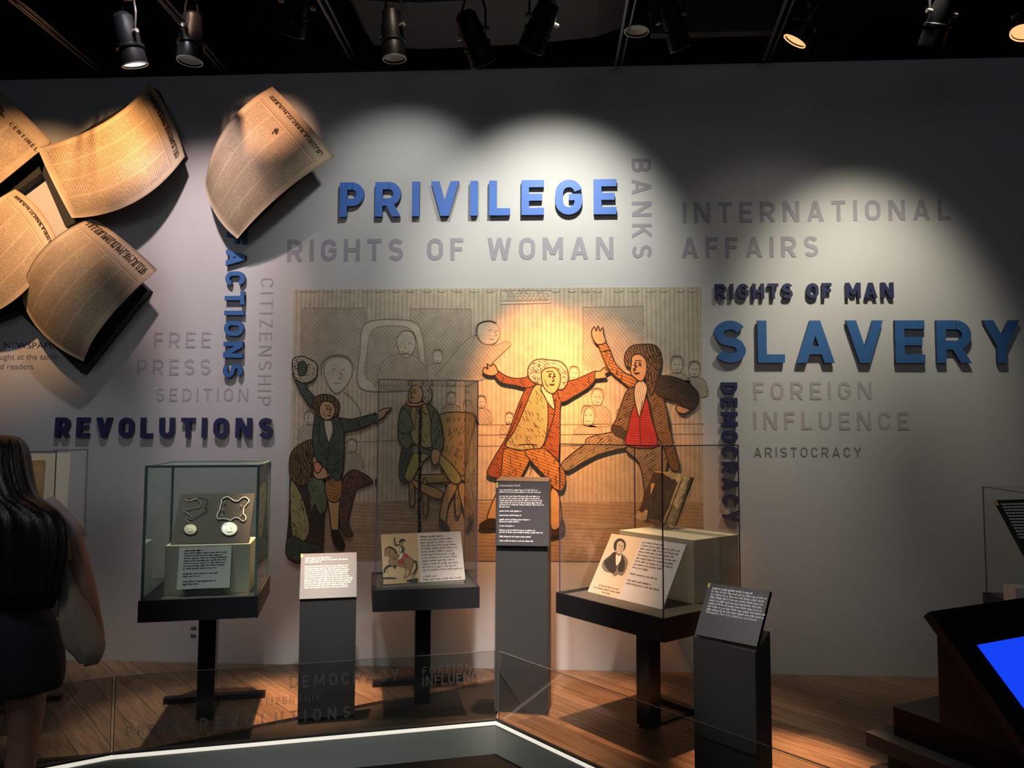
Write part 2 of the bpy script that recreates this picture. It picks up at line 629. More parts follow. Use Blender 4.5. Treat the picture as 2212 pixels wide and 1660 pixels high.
def greek(origin, ex, ey, n, lines, lh, m, parent, name='printed_text', dens=.48):
    """rows of tiny print too small to read: (x offset, length) per row, row pitch lh"""
    b = MB()
    for i, row in enumerate(lines):
        if not row:
            continue
        x0, ln = row[0], row[1]
        bold = row[2] if len(row) > 2 else 1.0
        x = x0
        y = -lh * i
        while x < x0 + ln:
            wl = random.choice((2, 3, 4, 5, 6, 7, 8, 9))
            for _ in range(wl):
                if x > x0 + ln:
                    break
                cw = lh * random.uniform(.20, .34)
                lo = -lh * .2 if random.random() < .12 else 0
                hi = lh * dens * (random.choice((.72, .72, .72, 1.05)))
                p = Vector(origin) + ex * x + ey * y + n * .0006
                b.add([p + ey * lo, p + ex * cw * .82 * bold + ey * lo, p + ex * cw * .82 * bold + ey * hi, p + ey * hi], [(0, 1, 2, 3)])
                x += cw
            x += lh * .30
    return tag(b.build(name, m, parent, world_co=True), kind='stuff')

# ------------------------------------------------------------------ room shell
ZF = -0.17          # visitors' floor; the display platform top is z = 0
ZTOP = 3.82
FX0, FX1, FY0 = -5.2, 5.2, -3.2
S_FLOOR = mat('dark_carpet', (0.012, 0.0115, 0.011), 0.95, bump=0.3, bscale=200, spec=0.1)


def struct(name, b, m):
    return tag(b.build(name, m), kind='structure')


struct('floor', MB().box(FX0, FX1, FY0, WALL + .2, ZF - .1, ZF), S_FLOOR)
struct('wall_back', MB().box(FX0, FX1, WALL, WALL + .12, ZF, ZTOP), WALLP)
struct('trim_1', MB().box(FX0, FX1, WALL - .015, WALL + .12, ZTOP, 4.9), BLACKP)
DARKW = mat('dark_gallery_paint', (0.05, 0.052, 0.058), 0.9)
struct('wall_left', MB().box(FX0 - .1, FX0, FY0, WALL + .1, ZF, 4.9), DARKW)
struct('wall_right', MB().box(FX1, FX1 + .1, FY0, WALL + .1, ZF, 4.9), DARKW)
struct('wall_front', MB().box(FX0, FX1, FY0 - .1, FY0, ZF, 4.9), DARKW)
struct('ceiling', MB().box(FX0, FX1, FY0, WALL + .1, 4.9, 5.0), BLACKP)
# black wall rails seen as faint lines under the ceiling
b = MB()
b.box(FX0, FX1, WALL - .03, WALL - .015, 3.86, 3.875)
b.box(FX0, FX1, WALL - .035, WALL - .015, 3.91, 3.93)
struct('trim_2', b, mat('black_rail', (0.012, 0.012, 0.013), 0.4))

# ------------------------------------------------------------------ display platform (planks, riser, light strip, glass barrier)
PL = [Vector((-3.6, 2.36)), Vector((-2.0, 3.476)), Vector((-0.293, 4.0)), Vector((1.332, 2.234)), Vector((2.05, 1.455))]


def clip(poly, p, n):
    """keep the part of a 2-D polygon where (q - p).n >= 0"""
    out = []
    for i in range(len(poly)):
        a, c = poly[i - 1], poly[i]
        da, dc = (a - p).dot(n), (c - p).dot(n)
        if (da >= 0) != (dc >= 0):
            out.append(a + (c - a) * (da / (da - dc)))
        if dc >= 0:
            out.append(c)
    return out


def left_n(a, c):
    d = (c - a).normalized()
    return Vector((-d.y, d.x))


XR = 4.6
wood = bpy.data.materials.new('oak_plank')
wood.use_nodes = True
N, Lk = nodes(wood)
bs = N['Principled BSDF']
bs.inputs['Roughness'].default_value = 0.42
tc = N.new('ShaderNodeTexCoord')
oi = N.new('ShaderNodeObjectInfo')
mp = N.new('ShaderNodeMapping')
mp.inputs['Scale'].default_value = (1.2, 16, 16)
ad = N.new('ShaderNodeVectorMath')
Lk.new(tc.outputs['Object'], ad.inputs[0])
Lk.new(oi.outputs['Random'], ad.inputs[1])
Lk.new(ad.outputs[0], mp.inputs['Vector'])
nz = N.new('ShaderNodeTexNoise')
nz.inputs['Scale'].default_value = 3.0
nz.inputs['Detail'].default_value = 8
nz.inputs['Distortion'].default_value = 0.6
Lk.new(mp.outputs[0], nz.inputs['Vector'])
rp = N.new('ShaderNodeValToRGB')
rp.color_ramp.elements[0].position = 0.32
rp.color_ramp.elements[0].color = (0.17, 0.095, 0.055, 1)
rp.color_ramp.elements[1].position = 0.68
rp.color_ramp.elements[1].color = (0.33, 0.20, 0.12, 1)
Lk.new(nz.outputs['Fac'], rp.inputs['Fac'])
hs = N.new('ShaderNodeHueSaturation')
mr = N.new('ShaderNodeMapRange')
mr.inputs['To Min'].default_value = 0.72
mr.inputs['To Max'].default_value = 1.18
Lk.new(oi.outputs['Random'], mr.inputs['Value'])
Lk.new(mr.outputs[0], hs.inputs['Value'])
Lk.new(rp.outputs['Color'], hs.inputs['Color'])
Lk.new(hs.outputs['Color'], bs.inputs['Base Color'])

plat = thing('display_platform', 'raised oak plank platform with grey riser under the display cases', 'platform', (0, 0, 0))
del plat['category'], plat['label']
plat.name = 'floor_platform'
plat['kind'] = 'structure'
b = MB()
# black substrate just below the planks, as an outline prism
out2 = [PL[0], PL[1], PL[2], PL[3], PL[4], Vector((XR, 1.455)), Vector((XR, WALL - .002)), Vector((-3.6, WALL - .002))]
b.poly([(p.x, p.y, -0.016) for p in out2])
b.build('subfloor', mat('subfloor_black', (0.02, 0.014, 0.010), 0.9), plat)
ang = R(-47)
ed = Vector((math.cos(ang), math.sin(ang)))
en = Vector((-ed.y, ed.x))
PWID = 0.137
o0 = Vector((-2.452, 4.189))
gap = 0.0011
inset = 0.012
regA = [(PL[0], left_n(PL[0], PL[1])), (PL[1], left_n(PL[1], PL[2])), (Vector((-0.293, 0)), Vector((-1, 0)))]
regB = [(Vector((-0.293, 0)), Vector((1, 0))), (PL[2], left_n(PL[2], PL[3])), (PL[3], left_n(PL[3], PL[4]))]
common = [(Vector((0, WALL - .004)), Vector((0, -1))), (Vector((XR, 0)), Vector((-1, 0))), (Vector((-3.6, 0)), Vector((1, 0)))]
npl = 0
for r_ in range(-30, 40):
    rnd = random.Random(r_ * 13 + 5)
    t = -6.0 + rnd.uniform(0, 1.6)
    while t < 9:
        ln = rnd.uniform(1.3, 2.1)
        q = [o0 + ed * (t + gap) + en * (r_ * PWID + gap), o0 + ed * (t + ln - gap) + en * (r_ * PWID + gap),
             o0 + ed * (t + ln - gap) + en * ((r_ + 1) * PWID - gap), o0 + ed * (t + gap) + en * ((r_ + 1) * PWID - gap)]
        mb = MB()
        cen = sum(q, Vector((0, 0))) / 4
        RM = Matrix.Rotation(-ang, 2)
        area = 0
        for reg in (regA, regB):
            pg = q
            for k_, (p_, n_) in enumerate(reg + common):
                if len(pg) < 3:
                    break
                off = inset if reg is regA and k_ < 2 or reg is regB and k_ > 0 and k_ < 3 else 0
                pg = clip(pg, p_ + n_ * off, n_)
            if len(pg) >= 3:
                loc = [RM @ (p - cen) for p in pg]
                k = len(loc)
                ar = abs(sum(loc[i - 1].x * loc[i].y - loc[i].x * loc[i - 1].y for i in range(k))) / 2
                if ar > 2e-4:
                    area += ar
                    top = [(p.x, p.y, 0) for p in loc]
                    bot = [(p.x, p.y, -0.014) for p in loc]
                    mb.add(top + bot, [tuple(range(k)), tuple(range(2 * k - 1, k - 1, -1))] + [(i, k + i, k + (i + 1) % k, (i + 1) % k) for i in range(k)])
        if area > 0:
            o = mb.build('plank', wood, plat)
            o.location = (cen.x, cen.y, 0)
            o.rotation_euler = (0, 0, ang)
            npl += 1
        t += ln
print('planks', npl)

RISER = mat('riser_grey_panel', (0.36, 0.37, 0.34), 0.7)
STRIPM = mat('light_strip_diffuser', (0.9, 0.88, 0.8), 0.5, emit=(1.0, 0.93, 0.80), es=0.72)
b = MB()


def prism2(b, a, c, w0, w1, z0, z1, mi=0):
    """vertical slab along the line a-c between lateral offsets w0 (outwards, negative) and w1 (inwards)"""
    a, c = Vector(a), Vector(c)
    n = left_n(a, c)
    P = [a + n * w0, c + n * w0, c + n * w1, a + n * w1]
    v = [(p.x, p.y, z) for z in (z0, z1) for p in P]
    b.add(v, [(3, 2, 1, 0), (4, 5, 6, 7), (0, 1, 5, 4), (1, 2, 6, 5), (2, 3, 7, 6), (3, 0, 4, 7)], mi)


for i in range(4):
    b = MB()
    prism2(b, PL[i], PL[i + 1], -0.002, 0.01, ZF, -0.028)
    b.build('riser_panel', RISER, plat)
    b = MB()
    prism2(b, PL[i], PL[i + 1], -0.008, 0.006, -0.024, -0.008)
    b.build('light_strip', STRIPM, plat)
    b = MB()
    prism2(b, PL[i], PL[i + 1], -0.006, 0.012, -0.007, 0.001)
    b.build('edge_trim', mat('edge_trim_dark', (0.05, 0.045, 0.04), 0.4), plat)

rail = thing('glass_barrier', 'low frameless glass barrier along the edge of the platform', 'glass barrier', (PL[2].x, PL[2].y, 0))
GH = 0.337
EDGE_R = mat('barrier_glass_edge', (0.12, 0.13, 0.125), 0.2)
for i in range(4):
    a, c = PL[i], PL[i + 1]
    d = (c - a).normalized()
    b = MB()
    prism2(b, a + d * .004, c - d * .004, 0.012, 0.0165, 0.002, GH)
    b.build('glass_pane', G_RAIL, rail, world_co=True)
    b = MB()
    prism2(b, a + d * .004, c - d * .004, 0.0115, 0.017, GH, GH + .0015)
    prism2(b, a + d * .003, a + d * .0055, 0.0115, 0.017, 0.002, GH)
    prism2(b, c - d * .0055, c - d * .003, 0.0115, 0.017, 0.002, GH)
    b.build('pane_edge', EDGE_R, rail, world_co=True)
# printed words on the barrier
gm = bpy.data.materials.new('etched_print')
gm.use_nodes = True
N, Lk = nodes(gm)
bs = N['Principled BSDF']
bs.inputs['Base Color'].default_value = (0.20, 0.19, 0.19, 1)
bs.inputs['Roughness'].default_value = 0.5
bs.inputs['Alpha'].default_value = 0.42
nL = left_n(PL[1], PL[2])
frL = ((PL[1].x + nL.x * .011, PL[1].y + nL.y * .011, 0), (nL.x, nL.y, 0))
for lab, tx, a_, b_, cp, wt in [
        ('DEMOCRACY printed on the barrier glass in faint grey capitals', 'DEMOCRACY', (626, 1488), (862, 1471), 26, .16),
        ('CITIZENSHIP printed small on the barrier glass', 'CITIZENSHIP', (546, 1528), (693, 1513), 15, .15),
        ('REVOLUTIONS printed on the barrier glass in large faint capitals', 'REVOLUTIONS', (431, 1580), (757, 1551), 26, .19),
        ('INFLUENCE printed on the barrier glass near its corner', 'INFLUENCE', (913, 1484), (1048, 1470), 21, .16),
        ('FOREIGN printed on the barrier glass above INFLUENCE', 'FOREIGN', (913, 1459), (1018, 1450), 17, .14),
        ('PRESS printed very faintly on the barrier glass', 'PRESS', (272, 1592), (384, 1581), 20, .14)]:
    word('glass_lettering', lab, tx, a_, b_, cp, wt, gm, frame=frL, th=0.0004, wid=.95, parent=rail)

# ------------------------------------------------------------------ wall words
GREY = mat('print_lavender_grey', (0.36, 0.35, 0.41), 0.8, spec=.2)
GREY2 = mat('print_light_grey', (0.43, 0.42, 0.43), 0.8, spec=.2)
GREY3 = mat('print_mid_grey', (0.24, 0.235, 0.235), 0.8, spec=.2)
BLUE = mat('letter_blue_face', (0.055, 0.175, 0.62), 0.5)
BLUE2 = mat('letter_deep_blue_face', (0.040, 0.145, 0.40), 0.5)
BLUES = mat('letter_blue_side', (0.012, 0.03, 0.12), 0.5)
NAVY = mat('letter_navy_face', (0.024, 0.028, 0.105), 0.5)
NAVYS = mat('letter_navy_side', (0.010, 0.012, 0.05), 0.5)
W3 = dict(th=0.022, standoff=0.012)
word('raised_word', 'PRIVILEGE in raised bright blue letters, under the light pool', 'PRIVILEGE', (736, 472), (1331, 466), 76, .215, [BLUE, BLUES], wid=1.06, **W3)
word('raised_word', 'SLAVERY in large raised blue letters at the right', 'SLAVERY', (1541, 785), (2199, 786), 92, .21, [BLUE2, BLUES], wid=1.12, **W3)
word('raised_word', 'FACTIONS in raised blue letters running down the wall', 'FACTIONS', (494, 504), (494, 817), 43, .22, [BLUE2, BLUES], vertical=True, wid=1.05, **W3)
word('raised_word', 'REVOLUTIONS in raised navy letters above the left display cases', 'REVOLUTIONS', (125, 945), (592, 947), 43, .225, [NAVY, NAVYS], wid=1.06, **W3)
word('raised_word', 'RIGHTS OF MAN in small raised navy letters above the blue word', 'RIGHTS OF MAN', (1543, 648), (1927, 645), 33, .22, [NAVY, NAVYS], wid=1.05, th=.018, standoff=.010)
word('raised_word', 'DEMOCRACY in raised navy letters running down beside the mural', 'DEMOCRACY', (1555, 827), (1555, 1128), 35, .23, [NAVY, NAVYS], vertical=True, wid=1.0, th=.018, standoff=.010)
word('printed_word', 'RIGHTS OF WOMAN in flat lavender grey letters under the bright blue word', 'RIGHTS OF WOMAN', (620, 565), (1325, 560), 48, .19, GREY, wid=1.02)
word('printed_word', 'BANKS in flat grey letters running down beside the bright blue word', 'BANKS', (1364, 343), (1364, 558), 42, .17, GREY, vertical=True, wid=1.02)
word('printed_word', 'INTERNATIONAL in flat grey letters fading into the dark upper wall', 'INTERNATIONAL', (1475, 482), (2053, 475), 45, .18, GREY, wid=1.02)
word('printed_word', 'AFFAIRS in flat grey letters, second line of the upper right pair', 'AFFAIRS', (1472, 558), (1768, 555), 45, .18, GREY, wid=1.02)
word('printed_word', 'FREE in flat grey letters, topmost of the left column of words', 'FREE', (333, 752), (455, 751), 34, .15, GREY2, wid=1.02)
word('printed_word', 'PRESS in flat grey letters between two other grey words at left', 'PRESS', (296, 811), (455, 810), 34, .15, GREY2, wid=1.02)
word('printed_word', 'SEDITION in flat grey letters just above the raised navy word', 'SEDITION', (337, 867), (536, 867), 28, .14, GREY2, wid=1.02)
word('printed_word', 'CITIZENSHIP in thin flat grey letters running down left of the mural', 'CITIZENSHIP', (563, 601), (563, 876), 29, .12, GREY2, vertical=True, wid=1.0)
word('printed_word', 'FOREIGN in pale flat grey letters under the large raised blue word', 'FOREIGN', (1628, 864), (1883, 863), 38, .165, GREY2, wid=1.02)
word('printed_word', 'INFLUENCE in pale flat grey letters, third line below the large blue word', 'INFLUENCE', (1628, 928), (1963, 929), 38, .165, GREY2, wid=1.02)
word('printed_word', 'ARISTOCRACY in small thin grey letters, lowest word at right', 'ARISTOCRACY', (1628, 988), (1861, 988), 21, .14, GREY3, wid=1.02)
word('printed_word', 'tiny dark digits running down the wall below the medal case', '88', (413, 1354), (413, 1378), 12, .2, mat('print_dark', (.1, .1, .1), .8), vertical=True)
cap_t = thing('wall_caption', 'cut-off newspaper caption in dark blue and grey under the paper sheets', 'caption', at(0, 770))
NV = mat('caption_navy', (0.03, 0.035, 0.14), 0.8)
GT = mat('caption_grey', (0.16, 0.16, 0.24), 0.8)
wn = Vector((0, -1, 0))
px_m = 1 / 344.0
for tx, x_, y_, x2, sz, m_ in [('NEWSPAPER', 7, 753, 130, 19.5, NV), ('ught at the same', -2, 777, 124, 18.5, GT), ('d readers', -1, 798, 72, 18.5, GT)]:
    A, B = at(x_, y_, WALL - .0015), at(x2, y_, WALL - .0015)
    font_text(tx, A, (1, 0, 0), wn, sz * px_m, m_, cap_t, fit=(B - A).length)

# ------------------------------------------------------------------ mural: a generic engraved assembly scene of period figures
mur = thing('wall_mural', 'large tinted engraving of arguing gentlemen in period coats', 'mural', at(1070, 1212))
mb = MB()
Ym = WALL - .003
quad = [at(635, 626, Ym), at(1514, 620, Ym), at(1519, 1214, Ym), at(621, 1211, Ym)]
mb.slab(quad, .0025)
BG = hatch('mural_ground', (0.56, 0.50, 0.385), ink=.80, scale=26, dist=1.2, thr=.42)
mb.build('printed_panel', BG, mur, world_co=True)

LINE = mat('mural_faint_line', (0.27, 0.225, 0.165), 0.85)
GHOST = hatch('mural_ghost_fill', (0.47, 0.42, 0.33), ink=.78, scale=40, angle=40, thr=.45)
GHOST2 = hatch('mural_ghost_light', (0.60, 0.55, 0.44), ink=.85, scale=50, angle=-30, thr=.4)
BOARD = hatch('mural_floorboards', (0.44, 0.34, 0.225), ink=.82, scale=34, angle=88, dist=2.5, thr=.4)
PANELM = hatch('mural_wall_panel', (0.47, 0.43, 0.345), ink=.80, scale=30, angle=2, thr=.42)


def mpoly(b, pts, lay, mi=0, sm=True, Y=None, th=0):
    p = [at(q[0], q[1], (Y or Ym) - .0006 * lay) for q in (cr([(x, y, 0) for x, y in pts], 4) if sm else [Vector((x, y, 0)) for x, y in pts])]
    b.poly(p, th=th, mi=mi)


def mline(b, pts, w, lay, mi=0, closed=False, sm=True, Y=None):
    P = [Vector((x, y, 0)) for x, y in pts]
    if sm:
        P = cr(P, 4, closed)
    n = len(P)
    v = []
    for i in range(n):
        a = P[i - 1] if (i or closed) else P[i]
        c = P[(i + 1) % n] if (i < n - 1 or closed) else P[i]
        t = (c - a)
        t = t.normalized() if t.length > 1e-6 else Vector((1, 0, 0))
        nn = Vector((-t.y, t.x, 0)) * w / 2
        for q in (P[i] + nn, P[i] - nn):
            v.append(at(q.x, q.y, (Y or Ym) - .0006 * lay))
    f = [(2 * i, 2 * i + 1, (2 * i + 3) % (2 * n), (2 * i + 2) % (2 * n)) for i in range(n if closed else n - 1)]
    b.add(v, f, mi)


# architecture and floor of the print
g = MB()
mpoly(g, [(623, 1085), (1518, 1085), (1519, 1213), (621, 1210)], 1, 2, False)
mpoly(g, [(652, 666), (790, 666), (790, 800), (650, 800)], 1, 1, False)
mpoly(g, [(886, 667), (1018, 668), (1018, 812), (886, 812)], 1, 1, False)
mpoly(g, [(1260, 664), (1390, 662), (1392, 800), (1260, 800)], 1, 1, False)
mpoly(g, [(1082, 628), (1192, 628), (1190, 655), (1082, 658)], 1, 3, False)
for q in ([(652, 800), (652, 666), (790, 666), (790, 690)], [(886, 812), (886, 667), (1018, 668), (1018, 812)], [(1260, 780), (1260, 664), (1390, 662), (1390, 700)],
          [(1082, 628), (1192, 628), (1190, 655), (1082, 658), (1082, 628)], [(1085, 650), (1188, 648)],
          [(1030, 940), (1520, 938)], [(1030, 918), (1520, 916)], [(640, 960), (860, 952)], [(1030, 964), (1520, 962)],
          [(818, 1124), (892, 1122)], [(640, 1150), (1520, 1140)], [(700, 1185), (1200, 1178)], [(838, 1084), (1070, 1080)]):
    mline(g, q, 1.7, 2, 0, sm=False)
rr_ = random.Random(3)
for yb in range(636, 652, 5):
    x = 1095
    while x < 1182:
        w_ = rr_.uniform(3, 9)
        mline(g, [(x, yb), (x + w_ / 2, yb - 2), (x + w_, yb)], 1.2, 3)
        x += w_ + 4
for k in range(26):
    x = 640 + k * 34 + rr_.uniform(-8, 8)
    mline(g, [(x, 629), (x + 10, 632), (x + 20, 629)], 1.3, 2)
g.build('drawn_room', [LINE, GHOST, BOARD, GHOST2], mur, world_co=True)
# background spectators: simple outlined heads and shoulders
for hx, hy, s_ in [(1290, 860, 15), (1345, 905, 16), (1462, 790, 15), (1500, 800, 14), (1240, 808, 12), (1010, 880, 11), (1040, 870, 11), (975, 862, 11), (1100, 905, 10),
                   (945, 772, 12), (720, 905, 13), (668, 905, 12), (760, 965, 12), (1270, 900, 17)]:
    g = MB()
    mpoly(g, [(hx - s_ * 2, hy + s_ * 4), (hx - s_ * 1.8, hy + s_ * 1.9), (hx - s_ * .6, hy + s_ * 1.1), (hx + s_ * .6, hy + s_ * 1.1), (hx + s_ * 1.8, hy + s_ * 1.9), (hx + s_ * 2, hy + s_ * 4)], 2, 1)
    mline(g, [(hx - s_ * 2, hy + s_ * 4), (hx - s_ * 1.8, hy + s_ * 1.9), (hx - s_ * .6, hy + s_ * 1.1), (hx + s_ * .6, hy + s_ * 1.1), (hx + s_ * 1.8, hy + s_ * 1.9), (hx + s_ * 2, hy + s_ * 4)], 1.4, 3)
    o_ = [(hx + s_ * .85 * math.cos(a), hy + s_ * 1.15 * math.sin(a)) for a in [k * math.pi / 5 for k in range(10)]]
    mpoly(g, o_, 3, 3)
    mline(g, o_, 1.4, 4, closed=True)
    mline(g, [(hx - s_ * .85, hy - s_ * .2), (hx - s_ * .7, hy - s_ * 1.2), (hx, hy - s_ * 1.45), (hx + s_ * .8, hy - s_ * 1.1), (hx + s_ * .9, hy)], 2.2, 5)
    mline(g, [(hx - s_ * .4, hy - s_ * .15), (hx - s_ * .1, hy - s_ * .2)], 1.4, 5)
    mline(g, [(hx + s_ * .2, hy - s_ * .2), (hx + s_ * .5, hy - s_ * .15)], 1.4, 5)
    mline(g, [(hx - s_ * .3, hy + s_ * .6), (hx + s_ * .3, hy + s_ * .6)], 1.3, 5)
    g.build('drawn_spectator', [LINE, GHOST, BOARD, GHOST2], mur, world_co=True)

# arched chair with a seated chairman, drawn in outline
g = MB()
ch_o = [(776, 836), (778, 760), (782, 712), (800, 694), (850, 690), (895, 696), (912, 722), (920, 790), (922, 832), (850, 845)]
mpoly(g, ch_o, 4, 1)
mpoly(g, [(792, 822), (794, 750), (806, 712), (850, 704), (888, 712), (902, 745), (906, 820)], 5, 2)
mline(g, ch_o, 2.2, 6, closed=True)
mline(g, [(792, 822), (794, 750), (806, 712), (850, 704), (888, 712), (902, 745), (906, 820)], 1.6, 6)
mpoly(g, [(812, 838), (822, 790), (850, 768), (892, 768), (918, 792), (926, 838)], 7, 3)
mline(g, [(812, 838), (822, 790), (850, 768), (892, 768), (918, 792), (926, 838)], 1.6, 8)
mpoly(g, [(858, 742), (862, 722), (878, 714), (894, 724), (897, 748), (884, 770), (868, 768)], 8, 1)
mline(g, [(858, 742), (862, 722), (878, 714), (894, 724), (897, 748), (884, 770), (868, 768)], 1.6, 9, closed=True)
for q in ([(866, 742), (872, 740)], [(882, 740), (889, 742)], [(876, 744), (873, 752), (878, 753)], [(868, 760), (877, 763), (886, 759)], [(858, 730), (872, 716), (890, 718), (898, 736)]):
    mline(g, q, 1.7, 9)
g.build('drawn_seated_chairman', [LINE, GHOST2, GHOST, GHOST], mur, world_co=True)
# leaning observer and bearded head in outline
g = MB()
ob = [(940, 812), (970, 778), (1000, 742), (1024, 726), (1040, 740), (1070, 746), (1092, 738), (1104, 744), (1080, 768), (1058, 790), (1040, 822)]
mpoly(g, ob, 4, 1)
mline(g, ob, 1.8, 5)
oh = [(1030, 716), (1036, 700), (1056, 694), (1074, 702), (1080, 722), (1070, 740), (1052, 744), (1038, 736)]
mpoly(g, oh, 6, 2)
mline(g, oh, 1.8, 7, closed=True)
mline(g, [(1028, 724), (1032, 702), (1054, 694), (1072, 698)], 5, 7)
for q in ([(1056, 714), (1062, 713)], [(1070, 714), (1076, 715)], [(1068, 716), (1073, 724), (1067, 726)], [(1058, 733), (1068, 733)]):
    mline(g, q, 1.6, 8)
g.build('drawn_leaning_observer', [LINE, GHOST, GHOST2], mur, world_co=True)
g = MB()
bh = [(700, 800), (706, 782), (724, 772), (748, 776), (760, 792), (758, 815), (744, 838), (726, 850), (712, 836), (704, 820)]
mpoly(g, bh, 6, 2)
mline(g, bh, 1.8, 7, closed=True)
mline(g, [(694, 812), (696, 784), (718, 768), (748, 770), (764, 790)], 3, 7)
for q in ([(716, 800), (724, 797)], [(738, 798), (746, 800)], [(734, 802), (738, 816), (730, 818)], [(722, 828), (736, 828)], [(700, 850), (672, 872), (664, 920)], [(744, 846), (775, 880), (780, 940)]):
    mline(g, q, 1.8, 8)
g.build('drawn_bearded_head', [LINE, GHOST, GHOST2], mur, world_co=True)

# coloured cut-out figures, mounted a little proud of the panel
SKIN = hatch('mural_skin', (0.64, 0.40, 0.23), ink=.72, scale=50, angle=35, thr=.35)
SKINP = mat('mural_cheek', (0.66, 0.24, 0.15), .8)
GREENC = hatch('mural_green_coat', (0.20, 0.26, 0.16), ink=.4, scale=60, angle=-40, thr=.45)
GREEND = hatch('mural_dark_green_coat', (0.11, 0.145, 0.115), ink=.4, scale=55, angle=50, thr=.45)
REDC = hatch('mural_red_coat', (0.40, 0.13, 0.065), ink=.35, scale=55, angle=45, thr=.5)
OLIVE = hatch('mural_olive_waistcoat', (0.45, 0.41, 0.20), ink=.6, scale=60, angle=-35, thr=.4)
ORNG = hatch('mural_orange_breeches', (0.50, 0.24, 0.09), ink=.5, scale=42, angle=70, thr=.42)
BROWN = hatch('mural_brown_coat', (0.26, 0.17, 0.10), ink=.45, scale=50, angle=-60, thr=.5)
DARKC = hatch('mural_dark_coat', (0.10, 0.085, 0.075), ink=.35, scale=55, angle=30, thr=.5)
REDW = hatch('mural_red_waistcoat', (0.46, 0.055, 0.06), ink=.6, scale=50, angle=85, thr=.35)
HAIR = hatch('mural_curled_hair', (0.22, 0.15, 0.09), ink=.25, scale=46, angle=15, dist=14, thr=.5)
HAIRL = hatch('mural_pale_wig', (0.55, 0.50, 0.40), ink=.45, scale=46, angle=60, dist=8, thr=.4)
CRAV = hatch('mural_cravat', (0.66, 0.60, 0.47), ink=.6, scale=60, angle=10, thr=.35)
STOCK = hatch('mural_stocking', (0.62, 0.42, 0.20), ink=.7, scale=60, angle=60, thr=.35)
YELLB = hatch('mural_yellow_breeches', (0.47, 0.45, 0.17), ink=.6, scale=60, angle=50, thr=.35)
WICK = hatch('mural_wicker', (0.60, 0.44, 0.20), ink=.35, scale=85, angle=20, dist=6, thr=.5)
TAUPE = hatch('mural_striped_breeches', (0.36, 0.29, 0.19), ink=.5, scale=50, angle=-55, thr=.45)
INKM = mat('mural_ink', (0.03, 0.022, 0.018), .85)
DOGM = hatch('mural_dog', (0.20, 0.12, 0.09), ink=.45, scale=60, angle=40, dist=6, thr=.5)
PAL = [INKM, SKIN, SKINP, GREENC, GREEND, REDC, OLIVE, ORNG, BROWN, DARKC, REDW, HAIR, HAIRL, CRAV, STOCK, YELLB, WICK, TAUPE, DOGM]
(iI, iS, iP, iG, iGD, iR, iO, iOR, iB, iD, iRW, iH, iHL, iC, iST, iY, iW, iT, iDG) = range(19)
YF = WALL - .016


def inside(x, y, pts):
    c = False
    for i in range(len(pts)):
        (x1, y1), (x2, y2) = pts[i - 1], pts[i]
        if (y1 > y) != (y2 > y) and x < (x2 - x1) * (y - y1) / (y2 - y1) + x1:
            c = not c
    return c


def fig(name, shapes, label=None):
    """shapes: (material, outline px) filled and edged; ('l', pts, width) ink line"""
    b = MB()
    lay = 0
    for s_ in shapes:
        lay += 1
        if s_[0] == 'l':
            mline(b, s_[1], s_[2], lay * .35, iI, Y=YF)
        else:
            mpoly(b, s_[1], lay * .35, s_[0], Y=YF, th=.011)
            mline(b, s_[1], 2.4, lay * .35 + .3, iI, closed=True, Y=YF)
        if s_[0] in (iH, iHL, iD, iR, iGD, iB, iG, iDG, iW, iO, iOR, iT):
            xs, ys = [p[0] for p in s_[1]], [p[1] for p in s_[1]]
            rg_ = random.Random(len(s_[1]) + int(xs[0]))
            ar = (max(xs) - min(xs)) * (max(ys) - min(ys))
            curly = s_[0] in (iH, iHL, iDG)
            for _ in range(int(ar / (60 if curly else 110))):
                x, y = rg_.uniform(min(xs), max(xs)), rg_.uniform(min(ys), max(ys))
                if not inside(x, y, s_[1]):
                    continue
                if curly:
                    a0, r0 = rg_.uniform(0, 6.28), rg_.uniform(2.5, 4.5)
                    P_ = [(x + r0 * math.cos(a0 + k), y + r0 * math.sin(a0 + k)) for k in (0, .9, 1.8, 2.7)]
                else:
                    a0, r0 = (s_[0] * .7) % 3.14 + rg_.uniform(-.25, .25), rg_.uniform(3, 6)
                    P_ = [(x - r0 * math.cos(a0), y - r0 * math.sin(a0)), (x + 1, y), (x + r0 * math.cos(a0), y + r0 * math.sin(a0))]
                if all(inside(px_, py_, s_[1]) for px_, py_ in P_):
                    mline(b, P_, 1.15, lay * .35 + .2, iI, Y=YF)
    o = b.build(name, PAL, mur, world_co=True)
    if label:
        o['label'] = label
    return o


